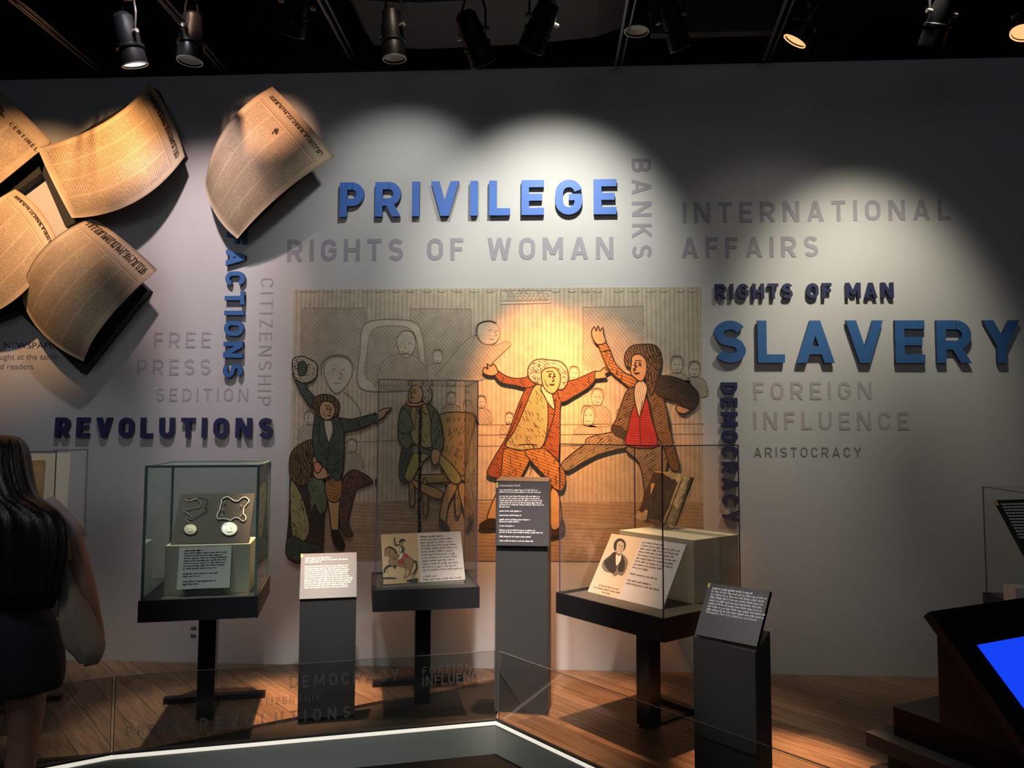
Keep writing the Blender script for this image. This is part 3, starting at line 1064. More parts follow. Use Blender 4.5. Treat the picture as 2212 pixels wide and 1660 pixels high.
def face(cx, cy, s, d=1, mouth=1):
    """small drawn features, d = facing direction"""
    s = s * 1.15
    return [('l', [(cx - 5 * s + d * 3, cy - 3 * s), (cx - 3 * s + d * 3, cy - 4.6 * s), (cx - 1 * s + d * 3, cy - 3 * s), (cx - 3 * s + d * 3, cy - 2.4 * s)], 1.6 * s), ('l', [(cx + 3 * s + d * 3, cy - 3 * s), (cx + 5 * s + d * 3, cy - 4.6 * s), (cx + 7 * s + d * 2, cy - 3 * s), (cx + 5 * s + d * 2, cy - 2.4 * s)], 1.6 * s),
            ('l', [(cx - 8 * s, cy + 2 * s), (cx - 7 * s, cy + 8 * s), (cx - 3 * s, cy + 13 * s)], 1.1 * s), ('l', [(cx - 6 * s, cy - 11 * s), (cx, cy - 12 * s), (cx + 6 * s, cy - 11 * s)], 1.0 * s),
            ('l', [(cx - 4 * s + d * 3, cy - 7 * s), (cx + d * 3, cy - 8 * s)], 1.6 * s), ('l', [(cx + 3 * s + d * 3, cy - 8 * s), (cx + 7 * s + d * 2, cy - 7 * s)], 1.6 * s),
            ('l', [(cx + 1 * s + d * 3, cy - 3 * s), (cx + d * 7 * s, cy + 3 * s), (cx + d * 3 * s, cy + 4 * s)], 1.4 * s),
            ('l', [(cx - 3 * s + d * 3, cy + 9 * s), (cx + 1 * s + d * 3, cy + (7 + 3 * mouth) * s), (cx + 5 * s + d * 3, cy + 9 * s)], 1.8 * s)]


# gentleman in the long red coat, arms held wide
fig('drawn_gentleman_in_red_coat', [
    (iD, [(1100, 1150), (1120, 1080), (1165, 1040), (1205, 1100), (1218, 1150), (1160, 1160)]),
    (iST, [(1078, 1060), (1058, 1100), (1052, 1128), (1070, 1134), (1092, 1100), (1100, 1065)]),
    (iI, [(1036, 1134), (1056, 1122), (1074, 1124), (1078, 1138), (1044, 1142)]),
    (iST, [(1190, 1060), (1206, 1066), (1213, 1110), (1208, 1140), (1190, 1138)]),
    (iR, [(1140, 836), (1118, 880), (1096, 940), (1070, 985), (1052, 1022), (1068, 1032), (1086, 1030), (1110, 985), (1196, 985), (1204, 1010), (1209, 960), (1210, 880), (1216, 834), (1180, 820)]),
    (iR, [(1142, 838), (1110, 832), (1082, 826), (1066, 806), (1070, 798), (1092, 812), (1118, 818), (1150, 814), (1160, 826)]),
    (iR, [(1206, 832), (1238, 822), (1262, 812), (1288, 802), (1286, 818), (1272, 836), (1240, 856), (1212, 868)]),
    (iS, [(1074, 808), (1060, 812), (1044, 806), (1046, 794), (1054, 798), (1052, 786), (1060, 792), (1066, 786), (1074, 798)]),
    (iS, [(1286, 804), (1296, 802), (1306, 794), (1310, 800), (1318, 802), (1308, 808), (1310, 816), (1298, 818), (1286, 818)]),
    (iO, [(1152, 838), (1134, 880), (1112, 930), (1092, 962), (1120, 972), (1160, 974), (1178, 950), (1184, 900), (1180, 850), (1168, 832)]),
    (iOR, [(1090, 970), (1084, 1010), (1080, 1050), (1104, 1058), (1126, 1030), (1150, 975), (1120, 974)]),
    (iOR, [(1134, 975), (1150, 1000), (1178, 1030), (1198, 1056), (1216, 1058), (1222, 1030), (1210, 1004), (1180, 972), (1162, 970)]),
    (iC, [(1168, 838), (1180, 834), (1192, 850), (1198, 884), (1186, 874), (1178, 860)]),
    (iHL, [(1146, 822), (1140, 800), (1150, 782), (1166, 776), (1188, 778), (1212, 782), (1226, 800), (1226, 826), (1214, 842), (1196, 836), (1170, 832)]),
    (iS, [(1170, 806), (1180, 796), (1200, 796), (1210, 812), (1208, 834), (1196, 850), (1182, 846), (1172, 830)]),
    ('l', [(1120, 962), (1140, 960), (1160, 962)], 2), ('l', [(1176, 960), (1196, 900), (1200, 860)], 2.2), ('l', [(1128, 866), (1110, 916), (1090, 960)], 2),
    ('l', [(1152, 990), (1144, 1016)], 1.8), ('l', [(1088, 814), (1084, 826)], 1.8), ('l', [(1270, 812), (1274, 832)], 1.8),
] + face(1188, 818, 1.15, 1))
# gentleman in the brown coat and red waistcoat, one hand raised
fig('drawn_gentleman_in_red_waistcoat', [
    (iT, [(1276, 944), (1262, 960), (1236, 980), (1212, 1004), (1226, 1018), (1262, 998), (1300, 980), (1360, 968), (1420, 978), (1440, 940), (1360, 930)]),
    (iT, [(1352, 968), (1380, 1000), (1392, 1060), (1396, 1110), (1420, 1112), (1434, 1040), (1444, 970), (1420, 950)]),
    (iD, [(1320, 926), (1346, 900), (1372, 900), (1372, 950), (1340, 946)]),
    (iB, [(1372, 826), (1350, 852), (1334, 900), (1326, 918), (1342, 922), (1356, 930), (1378, 860)]),
    (iB, [(1398, 838), (1424, 842), (1444, 900), (1452, 950), (1468, 1010), (1450, 1014), (1430, 960), (1416, 940), (1404, 880)]),
    (iOR, [(1364, 838), (1338, 820), (1316, 800), (1302, 770), (1292, 742), (1304, 738), (1316, 752), (1330, 786), (1354, 808), (1378, 816)]),
    (iD, [(1408, 818), (1436, 812), (1466, 818), (1492, 832), (1508, 850), (1508, 872), (1494, 886), (1476, 880), (1466, 868), (1442, 862), (1418, 852)]),
    (iS, [(1290, 744), (1280, 730), (1278, 716), (1284, 706), (1288, 716), (1292, 704), (1296, 716), (1302, 708), (1304, 722), (1308, 740)]),
    (iS, [(1476, 880), (1464, 876), (1460, 884), (1468, 892), (1480, 894), (1490, 886)]),
    (iRW, [(1384, 860), (1368, 880), (1358, 920), (1354, 962), (1410, 968), (1420, 950), (1406, 900), (1398, 862)]),
    (iC, [(1372, 832), (1386, 822), (1398, 836), (1394, 860), (1382, 900), (1374, 880), (1370, 856)]),
    (iH, [(1352, 790), (1350, 766), (1364, 748), (1388, 744), (1414, 746), (1428, 764), (1428, 790), (1420, 816), (1412, 846), (1404, 852), (1396, 820), (1380, 800)]),
    (iS, [(1364, 786), (1366, 770), (1382, 766), (1396, 780), (1396, 806), (1386, 824), (1370, 816), (1362, 804)]),
    ('l', [(1388, 866), (1382, 910), (1384, 960)], 1.6), ('l', [(1300, 760), (1318, 756)], 2), ('l', [(1432, 850), (1450, 866)], 1.8),
    ('l', [(1404, 870), (1416, 930), (1428, 960)], 2), ('l', [(1440, 880), (1446, 930)], 1.8),
] + face(1378, 794, 1.1, -1))
# gentleman seated in a wicker chair
fig('drawn_seated_gentleman', [
    (iW, [(946, 898), (1022, 898), (1014, 960), (1002, 1030), (984, 1062), (960, 1040), (950, 960)]),
    (iW, [(882, 1028), (990, 1026), (996, 1040), (884, 1044)]), (iW, [(884, 1040), (894, 1040), (896, 1088), (886, 1090)]),
    (iW, [(914, 1040), (922, 1040), (924, 1108), (914, 1108)]), (iW, [(984, 1036), (996, 1036), (994, 1108), (984, 1108)]),
    (iGD, [(866, 980), (880, 960), (900, 1000), (896, 1030), (876, 1046), (862, 1030)]),
    (iST, [(886, 1034), (900, 1040), (952, 1060), (956, 1074), (942, 1078), (900, 1056)]),
    (iST, [(968, 1046), (988, 1050), (970, 1090), (962, 1130), (950, 1122), (954, 1090)]),
    (iST, [(990, 1050), (1004, 1046), (1014, 1090), (1022, 1112), (1010, 1122), (996, 1084)]),
    (iG, [(882, 872), (866, 884), (860, 920), (862, 954), (880, 970), (896, 960), (950, 980), (958, 950), (950, 900), (934, 878), (910, 868)]),
    (iY, [(896, 978), (884, 1000), (874, 1030), (888, 1040), (908, 1004), (926, 984)]),
    (iY, [(926, 984), (950, 1004), (972, 1040), (990, 1046), (996, 1032), (976, 1004), (948, 980)]),
    (iO, [(896, 870), (886, 900), (890, 950), (912, 966), (934, 962), (930, 910), (920, 874)]),
    (iG, [(938, 888), (950, 910), (958, 960), (950, 974), (936, 972), (930, 930)]),
    (iS, [(934, 972), (950, 974), (948, 998), (940, 1006), (932, 996)]),
    (iG, [(868, 884), (886, 898), (892, 926), (876, 938), (860, 926)]),
    (iHL, [(896, 832), (918, 830), (932, 842), (932, 862), (922, 872), (908, 860), (898, 846)]),
    (iS, [(884, 846), (892, 834), (908, 836), (914, 852), (908, 868), (892, 872), (882, 862)]),
    (iI, [(950, 1122), (962, 1130), (972, 1146), (962, 1150), (950, 1138)]), (iI, [(1010, 1122), (1022, 1112), (1018, 1134), (1008, 1144)]),
    ('l', [(900, 876), (896, 930)], 1.6), ('l', [(950, 930), (940, 960)], 1.8),
] + face(893, 852, .8, -1, 0))
# standing gentleman lifting his hat
fig('drawn_gentleman_with_hat', [
    (iGD, [(700, 950), (690, 1000), (700, 1060), (728, 1070), (742, 1010), (740, 950)]),
    (iST, [(708, 1060), (734, 1058), (732, 1110), (730, 1150), (718, 1154), (712, 1110)]),
    (iI, [(716, 1150), (730, 1148), (744, 1176), (738, 1190), (724, 1180)]),
    (iOR, [(704, 1040), (736, 1036), (738, 1072), (724, 1086), (706, 1076)]),
    (iGD, [(692, 888), (672, 880), (650, 850), (638, 820), (652, 812), (664, 840), (686, 862), (704, 872)]),
    (iGD, [(728, 904), (760, 906), (800, 896), (816, 892), (818, 906), (790, 922), (756, 932), (732, 930)]),
    (iGD, [(690, 880), (676, 930), (680, 985), (700, 1010), (730, 1040), (742, 1000), (742, 930), (728, 900), (712, 908)]),
    (iC, [(700, 906), (714, 904), (720, 930), (710, 956), (702, 930)]),
    (iS, [(812, 894), (828, 884), (846, 882), (834, 892), (830, 900), (816, 908)]),
    (iS, [(638, 822), (632, 808), (640, 798), (652, 800), (654, 814)]),
    (iHL, [(632, 778), (652, 770), (668, 776), (684, 786), (684, 812), (668, 826), (650, 826), (636, 812)]),
    (iGD, [(644, 786), (656, 782), (664, 794), (658, 810), (646, 810)]),
    (iH, [(680, 890), (676, 866), (690, 854), (714, 854), (732, 870), (730, 894), (712, 908), (692, 904)]),
    (iS, [(690, 882), (698, 868), (716, 870), (724, 886), (718, 902), (704, 908), (692, 898)]),
    ('l', [(712, 960), (706, 1010), (712, 1040)], 2), ('l', [(690, 910), (688, 960)], 2), ('l', [(774, 908), (778, 924)], 1.8),
] + face(707, 888, .9, 1))
# large foreground onlooker at the lower left
fig('drawn_foreground_onlooker', [
    (iD, [(628, 1030), (626, 1100), (624, 1208), (690, 1206), (700, 1120), (706, 1050), (690, 1020), (650, 1016)]),
    (iO, [(628, 1040), (646, 1060), (664, 1110), (668, 1150), (650, 1175), (632, 1160), (627, 1100)]),
    (iG, [(664, 1040), (690, 1030), (706, 1060), (704, 1100), (690, 1112), (680, 1090), (672, 1110), (668, 1070)]),
    (iGD, [(624, 1160), (660, 1172), (690, 1180), (692, 1207), (624, 1208)]),
    (iH, [(628, 1034), (626, 990), (640, 966), (672, 950), (704, 956), (712, 970), (690, 986), (676, 1010), (668, 1040), (650, 1050)]),
    (iS, [(676, 1012), (676, 990), (690, 974), (708, 966), (712, 984), (728, 996), (724, 1004), (714, 1008), (722, 1020), (708, 1032), (690, 1036), (678, 1030)]),
    (iP, [(678, 1002), (690, 998), (696, 1010), (688, 1022), (680, 1018)]),
    ('l', [(696, 984), (704, 980)], 2.4), ('l', [(700, 990), (706, 992)], 2.2), ('l', [(706, 1016), (716, 1014)], 2.2), ('l', [(640, 980), (650, 1010), (644, 1036)], 2), ('l', [(660, 964), (664, 1000)], 2),
])
fig('drawn_dog', [
    (iDG, [(744, 1030), (762, 1016), (782, 1022), (800, 1034), (804, 1044), (784, 1052), (768, 1060), (760, 1090), (752, 1130), (762, 1156), (746, 1158), (736, 1140), (732, 1100), (736, 1060)]),
    ('l', [(778, 1030), (784, 1032)], 2), ('l', [(790, 1044), (802, 1044)], 1.6), ('l', [(748, 1046), (756, 1030), (764, 1036)], 1.8),
])

# ------------------------------------------------------------------ curved newspaper sheets on the wall
paper = bpy.data.materials.new('printed_newspaper')
paper.use_nodes = True
N, Lk = nodes(paper)
bs = N['Principled BSDF']
bs.inputs['Roughness'].default_value = 0.55
uvn = N.new('ShaderNodeUVMap')
sp = N.new('ShaderNodeSeparateXYZ')
Lk.new(uvn.outputs[0], sp.inputs[0])


def mth(op, a, b_=None, c_=None):
    n = N.new('ShaderNodeMath')
    n.operation = op
    for i, v in enumerate((a, b_, c_)):
        if v is None:
            continue
        if isinstance(v, (int, float)):
            n.inputs[i].default_value = v
        else:
            Lk.new(v, n.inputs[i])
    return n.outputs[0]


U, V = sp.outputs[0], sp.outputs[1]
rows = mth('MULTIPLY', V, 58.0)
rowf = mth('FRACT', rows)
rmask = mth('GREATER_THAN', rowf, 0.40)
colf = mth('FRACT', mth('MULTIPLY', mth('SUBTRACT', U, 0.05), 4.45))
cmask = mth('MULTIPLY', mth('GREATER_THAN', colf, 0.06), mth('LESS_THAN', colf, 0.97))
cb = N.new('ShaderNodeCombineXYZ')
Lk.new(mth('MULTIPLY', U, 75.0), cb.inputs[0])
Lk.new(mth('MULTIPLY', mth('FLOOR', rows), 3.7), cb.inputs[1])
wn_ = N.new('ShaderNodeTexNoise')
wn_.inputs['Scale'].default_value = 1.6
wn_.inputs['Detail'].default_value = 3
Lk.new(cb.outputs[0], wn_.inputs['Vector'])
wmask = mth('GREATER_THAN', wn_.outputs['Fac'], 0.44)
mg = mth('MULTIPLY', mth('MULTIPLY', mth('GREATER_THAN', U, 0.05), mth('LESS_THAN', U, 0.95)), mth('MULTIPLY', mth('GREATER_THAN', V, 0.16), mth('LESS_THAN', V, 0.95)))
inkm = mth('MULTIPLY', mth('MULTIPLY', rmask, cmask), mth('MULTIPLY', wmask, mg))
r1 = mth('MULTIPLY', mth('GREATER_THAN', V, 0.138), mth('LESS_THAN', V, 0.145))
r2_ = mth('MULTIPLY', mth('GREATER_THAN', V, 0.125), mth('LESS_THAN', V, 0.128))
rules = mth('MULTIPLY', mth('ADD', r1, r2_), mth('MULTIPLY', mth('GREATER_THAN', U, 0.05), mth('LESS_THAN', U, 0.95)))
inkt = mth('MINIMUM', mth('ADD', mth('MULTIPLY', inkm, 0.50), mth('MULTIPLY', rules, 0.6)), 1.0)
nz = N.new('ShaderNodeTexNoise')
nz.inputs['Scale'].default_value = 5
nz.inputs['Detail'].default_value = 5
Lk.new(uvn.outputs[0], nz.inputs['Vector'])
rp = N.new('ShaderNodeValToRGB')
rp.color_ramp.elements[0].position = .3
rp.color_ramp.elements[1].position = .7
rp.color_ramp.elements[0].color = (0.46, 0.35, 0.23, 1)
rp.color_ramp.elements[1].color = (0.57, 0.45, 0.31, 1)
Lk.new(nz.outputs['Fac'], rp.inputs['Fac'])
mx = N.new('ShaderNodeMix')
mx.data_type = 'RGBA'
Lk.new(inkt, mx.inputs[0])
Lk.new(rp.outputs['Color'], mx.inputs[6])
mx.inputs[7].default_value = (0.10, 0.065, 0.04, 1)
Lk.new(mx.outputs[2], bs.inputs['Base Color'])
PBACK = mat('sheet_back', (0.10, 0.09, 0.085), 0.8)
PEDGE = mat('sheet_edge', (0.62, 0.52, 0.40), 0.7)
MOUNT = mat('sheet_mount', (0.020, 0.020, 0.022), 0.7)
PINK = mat('masthead_ink', (0.07, 0.04, 0.025), 0.8)


def sheet(label, A, B, C, D, ab, bc, dc, ad, title=None, mount=None, seal=None, md=.07):
    """A,B,C,D corners and edge mid points, each (px, py, distance off the wall)"""
    W3_ = lambda p: at(p[0], p[1], WALL - p[2] * 1.25)
    A, B, C, D, ab, bc, dc, ad = [W3_(p) for p in (A, B, C, D, ab, bc, dc, ad)]

    def bez(a, m, c, t):
        k = 2 * m - (a + c) / 2
        return a * (1 - t) ** 2 + k * 2 * t * (1 - t) + c * t * t

    def S(u, v):
        top, bot, lef, rig = bez(A, ab, B, u), bez(D, dc, C, u), bez(A, ad, D, v), bez(B, bc, C, v)
        return top * (1 - v) + bot * v + lef * (1 - u) + rig * u - (A * (1 - u) * (1 - v) + B * u * (1 - v) + D * (1 - u) * v + C * u * v)

    def Nn(u, v):
        e = .01
        n = (S(u + e, v) - S(u - e, v)).cross(S(u, v + e) - S(u, v - e)).normalized()
        return n if n.y < 0 else -n
    root = thing('newspaper_sheet', label, 'newspaper', S(.5, .5), 0, 'curved newspaper sheets on the wall')
    n = 28
    g_ = [[S(i / n, j / n) for i in range(n + 1)] for j in range(n + 1)]
    v = [p for r in g_ for p in r]
    k = len(v)
    v += [S(i / n, j / n) - Nn(i / n, j / n) * .004 for j in range(n + 1) for i in range(n + 1)]
    f, fm = [], []
    id_ = lambda i, j: j * (n + 1) + i
    for j in range(n):
        for i in range(n):
            f.append((id_(i, j), id_(i + 1, j), id_(i + 1, j + 1), id_(i, j + 1)))
            fm.append(0)
            f.append(tuple(q + k for q in (id_(i, j + 1), id_(i + 1, j + 1), id_(i + 1, j), id_(i, j))))
            fm.append(1)
    rim = [(i, 0) for i in range(n)] + [(n, j) for j in range(n)] + [(n - i, n) for i in range(n)] + [(0, n - j) for j in range(n)]
    for q in range(len(rim)):
        a, c = id_(*rim[q]), id_(*rim[(q + 1) % len(rim)])
        f.append((a, c, c + k, a + k))
        fm.append(2)
    o = mobj('paper', v, f, [paper, PBACK, PEDGE], root, fm, world_co=True)
    uv = o.data.uv_layers.new(name='UVMap')
    for p in o.data.polygons:
        p.use_smooth = p.material_index < 2
        for li in p.loop_indices:
            vi = o.data.loops[li].vertex_index % k
            uv.data[li].uv = ((vi % (n + 1)) / n, (vi // (n + 1)) / n)
    if title:
        txt, u0, u1, v0, hh = title
        b = MB()
        if txt:
            ws = [GW.get(c, .18) * .8 for c in txt]
            tot = sum(ws) + .22 * (len(ws) - 1)
            sc_ = (u1 - u0) / tot
            x = u0
            for c, w in zip(txt, ws):
                for st in glyph(c, w, .2):
                    vv = []
                    for pr in st:
                        for q in pr:
                            uu, vv_ = x + q[0] * sc_, v0 - q[1] * hh
                            vv.append(S(uu, vv_) + Nn(uu, vv_) * .0012)
                    b.add(vv, [(2 * i, 2 * i + 1, 2 * i + 3, 2 * i + 2) for i in range(len(st) - 1)])
                x += (w + .22) * sc_
        else:
            # masthead too blurred to read: a run of curved pen-like strokes
            rg = random.Random(int(u0 * 100) + int(v0 * 1000))
            x = u0
            while x < u1:
                a0 = rg.uniform(0, 6.28)
                pts = []
                for q in range(9):
                    t = a0 + q * .62
                    pts.append((x + .014 * math.cos(t) * (1.2 if q % 2 else .8) + q * .0015, v0 - hh / 2 + hh * .42 * math.sin(t)))
                pl = [S(*p) + Nn(*p) * .003 for p in pts]
                b.tube(pl, .0022, 4)
                x += rg.uniform(.020, .034)
        b.build('masthead', PINK, root, world_co=True)
    if seal:
        su, sv, sr = seal
        b = MB()
        rg = random.Random(5)
        for q in range(14):
            a0 = rg.uniform(0, 6.28)
            r0 = rg.uniform(.1, .8) * sr
            uu, vv_ = su + r0 * math.cos(a0), sv + r0 * .8 * math.sin(a0)
            loop = [(uu + sr * .25 * math.cos(t), vv_ + sr * .2 * math.sin(t * 1.3)) for t in [k_ * .8 for k_ in range(8)]]
            b.tube([S(*p) + Nn(*p) * .0025 for p in loop], .0026, 4)
        b.build('woodcut_emblem', PINK, root, world_co=True)
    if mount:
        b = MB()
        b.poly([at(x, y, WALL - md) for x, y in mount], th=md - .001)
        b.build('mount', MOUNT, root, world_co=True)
    return root


sheet('curved newspaper sheet cut off by the left edge, with a small woodcut emblem', (-120, 92, .10), (112, 306, .12), (-58, 445, .12), (-290, 235, .1),
      (0, 197, .11), (30, 372, .13), (-170, 330, .2), (-210, 160, .15), ('CENTINEL', .72, .985, .20, .045), [(-110, 120), (100, 330), (92, 372), (-40, 470), (-280, 260)], (.60, .17, .07))
sheet('curved newspaper sheet glowing orange, upper one with its title edge to the right', (323, 178, .08), (399, 338, .12), (155, 471, .16), (80, 318, .14),
      (368, 252, .08), (292, 436, .22), (114, 393, .16), (222, 266, .22), ('', .07, .92, .09, .05), [(335, 190), (396, 335), (160, 482), (142, 492), (78, 345)])
sheet('curved newspaper sheet hanging alone at the right, with pinkish light', (588, 187, .10), (722, 338, .14), (513, 516, .12), (443, 400, .10),
      (655, 256, .12), (607, 420, .20), (466, 464, .13), (487, 275, .24), ('', .1, .9, .085, .035), [(580, 230), (690, 335), (509, 508), (470, 462), (450, 420)], (.45, .22, .035))
sheet('curved newspaper sheet half hidden at the left below the emblem sheet', (33, 409, .12), (126, 524, .14), (-60, 690, .14), (-150, 560, .12),
      (88, 456, .13), (46, 636, .20), (-100, 640, .14), (-60, 470, .2), ('', .1, .9, .085, .035), [(28, 440), (120, 560), (50, 670), (-60, 712), (-160, 590)])
sheet('curved newspaper sheet lowest of the group, tipped down over the caption', (200, 471, .13), (339, 583, .16), (180, 781, .15), (46, 641, .12),
      (272, 522, .14), (232, 690, .22), (92, 722, .14), (92, 538, .25), ('', .07, .93, .10, .07), [(190, 500), (319, 627), (176, 807), (33, 667)])


# ------------------------------------------------------------------ display cases
def L2W(c, yaw, x, y, z=0.0):
    e = Vector((math.cos(yaw), math.sin(yaw)))
    n = Vector((-e.y, e.x))
    p = Vector(c) + e * x + n * y
    return Vector((p.x, p.y, z))


def case(label, c, yaw, w, d, z0, z1, zg, gm_, em, post=True, foot=None):
    root = thing('display_case', label, 'display case', (c[0], c[1], 0), yaw, 'glass display cases on the platform')
    b = MB().box(-w / 2, w / 2, -d / 2, d / 2, z0, z1 - .022)
    t = .010
    b.box(-w / 2, w / 2, -d / 2, -d / 2 + t, z1 - .022, z1)
    b.box(-w / 2, w / 2, d / 2 - t, d / 2, z1 - .022, z1)
    b.box(-w / 2, -w / 2 + t, -d / 2 + t, d / 2 - t, z1 - .022, z1)
    b.box(w / 2 - t, w / 2, -d / 2 + t, d / 2 - t, z1 - .022, z1)
    b.build('tray', TRAY, root)
    MB().box(-w / 2 + t, w / 2 - t, -d / 2 + t, d / 2 - t, z1 - .022, z1 - .012).build('deck', DECK, root)
    if post:
        pw = .042
        MB().box(-pw, pw, -pw, pw, 0.012, z0).build('post', POST, root)
        MB().box(-pw * .6, pw * .6, -pw, foot or .3, 0, .012).box(-.26, .26, (foot or .3) - .05, foot or .3, 0, .030).build('foot', MBLACK, root)
    gx, gy = w / 2 - .014, d / 2 - .014
    h = .002
    zb = z1 - .012
    for (a0, a1, c0, c1) in ((-gx, gx, -gy - h, -gy + h), (-gx, gx, gy - h, gy + h), (-gx - h, -gx + h, -gy, gy), (gx - h, gx + h, -gy, gy)):
        MB().box(a0, a1, c0, c1, zb, zg - .002).build('glass_pane', gm_, root)
    MB().box(-gx, gx, -gy, gy, zg - h, zg + h).build('top_pane', gm_, root)
    e = .0022 if em is EDGE_P else .006
    for sx in (-1, 1):
        for sy in (-1, 1):
            x, y = sx * gx, sy * gy
            MB().box(x - e, x + e, y - e, y + e, zb, zg).build('corner_edge', em, root)
    b = MB()
    for sy in (-1, 1):
        b.box(-gx, gx, sy * gy - e, sy * gy + e, zg - e, zg + e)
    for sx in (-1, 1):
        b.box(sx * gx - e, sx * gx + e, -gy + e, gy - e, zg - e, zg + e)
    b.build('top_edge', em, root)
    return root


C1, Y1 = (-1.765, 3.921), R(15.2)
C2, Y2 = (-0.720, 4.264), R(14.2)
C3, Y3 = (0.472, 3.953), R(-48.8)
case('black tray case with green-edged glass holding two medals', C1, Y1, .538, .60, .560, .661, 1.288, G_GREEN, EDGE_G)
case('tall narrow clear case on a black post holding the cane', C2, Y2, .552, .528, .539, .648, 1.731, G_CLEAR, EDGE_P)
case('wide clear case set at an angle holding the old book', C3, Y3, .72, .594, .531, .636, 1.398, G_CLEAR, EDGE_P, foot=.34)


def lean(px, z, yaw, theta):
    """four world corners TL,TR,BR,BL of a card whose lower edge stands at height z, tilted back by theta from level"""
    TL, TR, BR, BL = px
    bl, br = onz(*BL, z), onz(*BR, z)
    ex = (br - bl).normalized()
    back = Vector((-ex.y, ex.x, 0))
    if back.dot(bl - EYE) < 0:
        back = -back
    tv = back * math.cos(theta) + Vector((0, 0, 1)) * math.sin(theta)
    n = ex.cross(tv).normalized()
    if n.dot(EYE - bl) < 0:
        n = -n
    return [hit(*TL, bl, n), hit(*TR, bl, n), br, bl], ex, n.cross(ex), n


def rect(q):
    """nearest true rectangle to a measured quad TL,TR,BR,BL (keeps the lower edge and mean height)"""
    TL, TR, BR, BL = q
    ex = (BR - BL).normalized()
    n = ex.cross(TL - BL).normalized()
    ey = n.cross(ex)
    hgt = ((TL - BL).dot(ey) + (TR - BR).dot(ey)) / 2
    xl = ((TL - BL).dot(ex)) / 2
    xr = ((TR - BL).dot(ex) + (BR - BL).length) / 2
    o = BL + ex * xl
    w = xr - xl
    return [o + ey * hgt, o + ex * w + ey * hgt, o + ex * w, o]


# --- case one: cream block, medal board, two medals, label card
p0 = L2W(C1, Y1, 0, -.13)
n1 = Vector((-math.sin(Y1), math.cos(Y1), 0))
A, B = hit(357, 1183, p0, n1), hit(549, 1173, p0, n1)
zt = (A.z + B.z) / 2
e1 = Vector((math.cos(Y1), math.sin(Y1), 0))
zd = .6495
a2, b2 = Vector((A.x, A.y, 0)), Vector((A.x, A.y, 0)) + e1 * min((B - A).length, .40)
t = thing('display_block', 'cream block inside the glass case with the two medals', 'display block', (a2.x, a2.y, zd))
bw = (b2 - a2).length
b = MB()
v = [p + Vector((0, 0, z)) for z in (zd, zt) for p in (a2, b2, b2 + n1 * .27, a2 + n1 * .27)]
b.add(v, [(3, 2, 1, 0), (4, 5, 6, 7), (0, 1, 5, 4), (1, 2, 6, 5), (2, 3, 7, 6), (3, 0, 4, 7)])
b.build('block_body', CREAM, t, world_co=True)
q, ex, ey, n = lean([(391.3, 1068), (551.4, 1066), (536.2, 1172.5), (367.6, 1176.3)], zt + .004, Y1, R(50))
q = rect(q)
bd = thing('medal_board', 'dark brown board tilted up on the cream block behind both medals', 'board', q[3])
MB().slab(q, .012).build('board_panel', mat('board_brown', (0.095, 0.078, 0.078), 0.85), bd, world_co=True)
BP, BN = q[0], n


def onboard(x, y, h_=.006):
    return hit(x, y, BP + BN * h_, BN)


S_ = lambda x, y: (360 + x / 10.533, 1050 + y / 10.533)
SILV = mat('polished_silver', (0.88, 0.86, 0.82), 0.35, metal=.35)
TARN = mat('tarnished_silver', (0.20, 0.17, 0.16), 0.4, metal=.5)
BRONZ = mat('worn_bronze_silver', (0.36, 0.31, 0.25), 0.35, metal=.6)
m1 = thing('medal', 'bright silver medal with a thick scalloped chain at the right', 'medal', onboard(*S_(1430, 980)))
ch = [S_(*p) for p in [(1440, 790), (1380, 760), (1270, 745), (1180, 755), (1145, 710), (1165, 620), (1210, 540), (1225, 450), (1250, 385), (1250, 330), (1310, 275), (1390, 255), (1470, 300), (1540, 345), (1620, 350),
                       (1700, 290), (1780, 262), (1850, 300), (1870, 360), (1820, 430), (1765, 490), (1750, 560), (1745, 640), (1790, 690), (1800, 760), (1750, 805), (1690, 780), (1640, 735), (1560, 725), (1500, 755), (1450, 800)]]
MB().tube([onboard(*p) for p in cr([(x, y, 0) for x, y in ch], 3, False) for p in [(p.x, p.y)]], .0032, 7).build('chain', SILV, m1, world_co=True)


def disc(px_c, rx, ry, name, m, par, rim=.0016):
    c = onboard(px_c[0], px_c[1], .004)
    ux = (onboard(px_c[0] + rx, px_c[1], .004) - c)
    uy = (onboard(px_c[0], px_c[1] - ry, .004) - c)
    b = MB()
    K = 28
    lev = [(1.0, 0), (1.0, .003), (.93, .0042), (.88, .003), (.45, .0034), (.2, .004)]
    v = []
    for s_, hgt in lev:
        v += [c + ux * math.cos(2 * math.pi * k / K) * s_ + uy * math.sin(2 * math.pi * k / K) * s_ + BN * hgt for k in range(K)]
    f = []
    for i in range(len(lev) - 1):
        for k in range(K):
            l = (k + 1) % K
            f.append((i * K + k, i * K + l, (i + 1) * K + l, (i + 1) * K + k))
    f.append(tuple((len(lev) - 1) * K + k for k in range(K)))
    b.add(v, f)
    b.build(name, m, par, world_co=True)
    # raised relief: a small profile bust and two legend arcs
    b = MB()
    prof = [(-.25, -.5), (-.3, -.1), (-.15, .1), (-.22, .35), (0, .5), (.22, .38), (.3, .15), (.2, -.05), (.25, -.3), (.4, -.5)]
    b.poly([c + ux * x + uy * y + BN * .006 for x, y in prof], th=.003, n=BN)
    b.tube([c + ux * .72 * math.cos(a_) + uy * .72 * math.sin(a_) + BN * .004 for a_ in [.5 + .2 * k for k in range(12)]], .0008, 5)
    b.build('relief', m, par, world_co=True)


